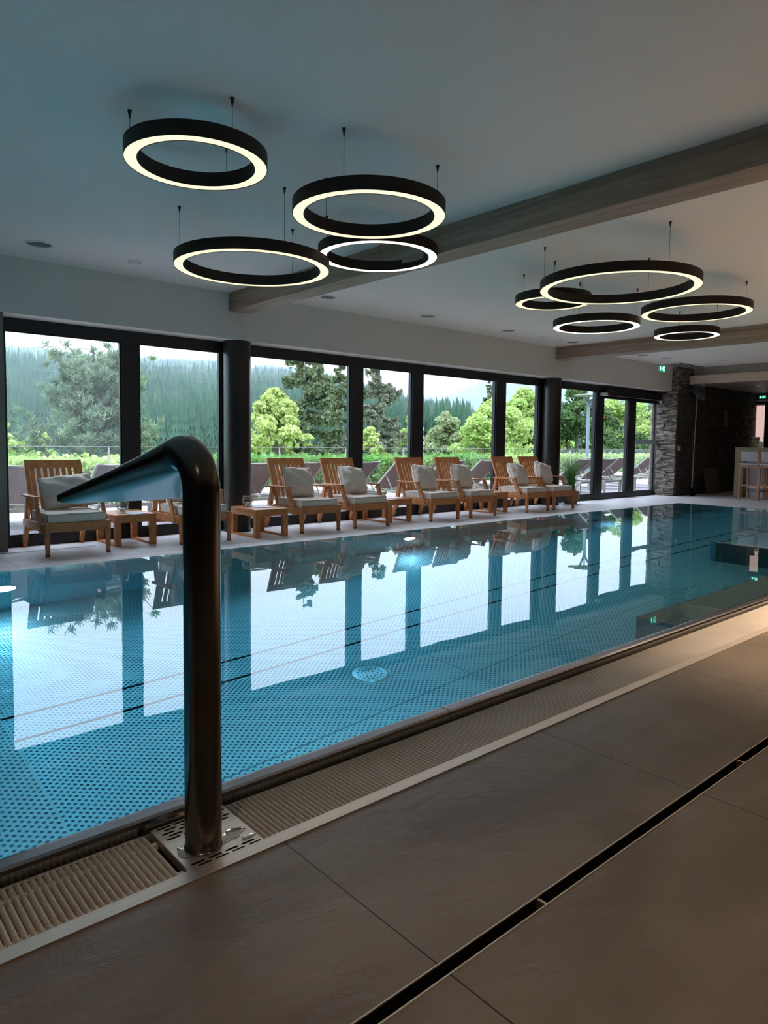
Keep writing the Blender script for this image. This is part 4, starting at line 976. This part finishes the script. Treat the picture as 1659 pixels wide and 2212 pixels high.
# ------------------------------------------------------------------ landscape
def hill_h(x, y):
    r_ = np.hypot(x, y); th = x/np.maximum(y,1)
    prof = np.interp(th, [-.5,.2,.5,.7,.85,.95,1.1,1.3,1.8,2.6], [.135,.124,.119,.112,.086,.058,.050,.052,.055,.05])
    near = -4.2; top = prof*430
    f = np.clip((r_-95)/(430-95), 0, 1.1); f = f*f*(3-2*f) if False else np.clip(f,0,1)**.9
    return near+f*(top+4.2)-8*f+.8*np.sin(x*.05)*np.cos(y*.04)*(f > .02)
def mount_h(x, y):
    th = x/np.maximum(y,1); r_ = np.hypot(x,y)
    prof = np.interp(th, [.6,.85,.95,1.02,1.10,1.18,1.3,1.5,1.8,2.5], [.03,.062,.070,.064,.074,.088,.096,.102,.09,.06])
    f = np.clip((r_-430)/210, 0, 1)**.8
    return -4+f*(prof*640+4)+4*np.sin(x*.03+1)*np.sin(y*.024)*f
def terrain(name, fn, r0, r1, n1, n2, m, th0, th1):
    R_ = np.linspace(r0, r1, n1); TH = np.linspace(th0, th1, n2); vs = []; fs = []
    for r_ in R_:
        for a in TH:
            x, y = r_*math.sin(a), r_*math.cos(a); vs.append((x,y,float(fn(np.array(x),np.array(y)))))
    for i in range(n1-1):
        for j in range(n2-1): q = i*n2+j; fs.append((q,q+1,q+n2+1,q+n2))
    return struct(MB().add(vs, fs, True).build(name, m))
struct(MB().add([(-60,12.6,-.4),(90,12.6,-.4),(90,20,-2.6),(-60,20,-2.6),(90,100,-4.3),(-60,100,-4.3)], [(0,1,2,3),(3,2,4,5)]).build('lawn', M_LAWN))
terrain('hills', hill_h, 94, 445, 40, 90, M_HILLG, -.5, 1.25)
M_FOR = foliage('forest_canopy', (.02,.055,.035), (.06,.11,.05), scale=.06, tl=.1)
terrain('mountain', mount_h, 432, 650, 40, 120, M_FOR, .3, 1.4)
F_FAR = foliage('forest_spruce_green', (.035,.085,.055), (.09,.15,.085), scale=.12, tl=.15)
F_FARL = foliage('forest_leaf_green', (.12,.20,.09), (.19,.28,.13), scale=.2, tl=.2)
def conepoints(h, rr, n, rs):
    V = []
    for k in range(n):
        z0_ = h*(k/n*.88+.02); z1_ = min(h, z0_+h*.26); rb = rr*(1-k/n)**.85; m_ = 9; ph = rs.uniform(0,6)
        for j in range(m_):
            a, b = ph+2*PI*j/m_, ph+2*PI*(j+1)/m_; q = rs.uniform(.7,1.15)
            V.append([(rb*q*math.cos((a+b)/2)*1.15, rb*q*math.sin((a+b)/2)*1.15, z0_-h*.03), (rb*.62*math.cos(b), rb*.62*math.sin(b), z0_+h*.05), (0,0,z1_), (rb*.62*math.cos(a), rb*.62*math.sin(a), z0_+h*.05)])
    return np.array(V, dtype=float)
rs = np.random.default_rng(99)
protoV = [conepoints(1, .17, 8, rs) for _ in range(4)]
protoM = []
for k in range(4):
    o = quadmesh('forest_spruce', protoV[k], F_FAR); protoM.append(o.data); bpy.data.objects.remove(o)
pts = []
meadows = [(.262,.352,.078,.116),(.57,.60,.088,.1),(-.5,.17,0,0),(.62,.67,.100,.104)]
def inmeadow(x, y, z):
    th = x/y; el = (z-1.15)/math.hypot(x,y)
    for a, b, c, d_ in meadows:
        if a < th < b and c < el < d_: return True
    return False
n_try = 13000
for k in range(n_try):
    r_ = 97+(430-97)*rs.random()**.85; th = rs.uniform(.10,1.12) if rs.random() < .93 else rs.uniform(-.3,2); 
    y = r_/math.sqrt(1+th*th); x = th*y; z = float(hill_h(np.array(x),np.array(y)))
    if inmeadow(x,y,z): continue
    h = rs.uniform(7,11.5)*(1 if r_ < 220 else .68); pts.append((r_,x,y,z,h))
pts.sort()
hid = lambda p: not (.20 < p[1]/p[2] < 1.2)
near_ = [p for p in pts if not hid(p)][:300]; ns_ = set(id(p) for p in near_)
for i, p in enumerate(near_):
    o = bpy.data.objects.new('forest_spruce', protoM[i % 4]); COL.objects.link(o); o.location = (p[1],p[2],p[3]-.3); o.scale = (p[4]*1.1,p[4]*1.1,p[4]); o.rotation_euler = (0,0,rs.uniform(0,6))
    setk(o, 'dark spruce in the forest at the foot of the hill', 'tree', 'forest spruces at the foot of the hill')
rest = [p for p in pts if id(p) not in ns_]
allV = np.concatenate([protoV[i % 4]*np.array([p[4]*1.1,p[4]*1.1,p[4]])+np.array([p[1],p[2],p[3]-.3]) for i, p in enumerate(rest)])
o = quadmesh('distant_forest', allV, F_FAR); setk(o, 'dense spruce forest covering the hillside up to the ridge', 'forest', None, 'stuff')
# broadleaved trees scattered in the forest
V = []
for k in range(260):
    r_ = rs.uniform(190,420); th = rs.uniform(.18,1.1); y = r_/math.sqrt(1+th*th); x = th*y; z = float(hill_h(np.array(x),np.array(y))); h = rs.uniform(6,9)*.8
    P = rs.normal(size=(170,3)); P /= np.linalg.norm(P,axis=1)[:,None]; P = P*np.array([h*.34,h*.34,h*.42])*rs.uniform(.8,1.05,(170,1))+np.array([x,y,z+h*.55]); V.append(leaves(P, h*.085, rs))
o = quadmesh('distant_leaf_trees', np.concatenate(V), F_FARL); setk(o, 'pale green broadleaved trees dotted through the distant forest', 'forest', None, 'stuff')
V = []
for k in range(5200):
    r_ = rs.uniform(445,640); th = rs.uniform(.75,1.5); y = r_/math.sqrt(1+th*th); x = th*y; z = float(mount_h(np.array(x),np.array(y))); h = rs.uniform(6,10); V.append(protoV[k % 4]*np.array([h*1.4,h*1.4,h])+np.array([x,y,z-1]))
o = quadmesh('mountain_forest', np.concatenate(V), F_FAR); setk(o, 'hazy blue forest covering the farther mountain', 'forest', None, 'stuff')
# haze in the valley
m = bpy.data.materials.new('valley_haze'); m.use_nodes = True; tt = m.node_tree; tt.nodes.clear(); oo = tt.nodes.new('ShaderNodeOutputMaterial'); vv = tt.nodes.new('ShaderNodeVolumeScatter')
vv.inputs['Color'].default_value = (.74,.85,1,1); vv.inputs['Density'].default_value = .0014; vv.inputs['Anisotropy'].default_value = 0; tt.links.new(vv.outputs[0], oo.inputs['Volume'])
hz = MB().box(-100,1000,70,960,-20,60).build('valley_haze', m); setk(hz, 'pale blue haze lying over the wooded valley', 'haze', None, 'stuff')
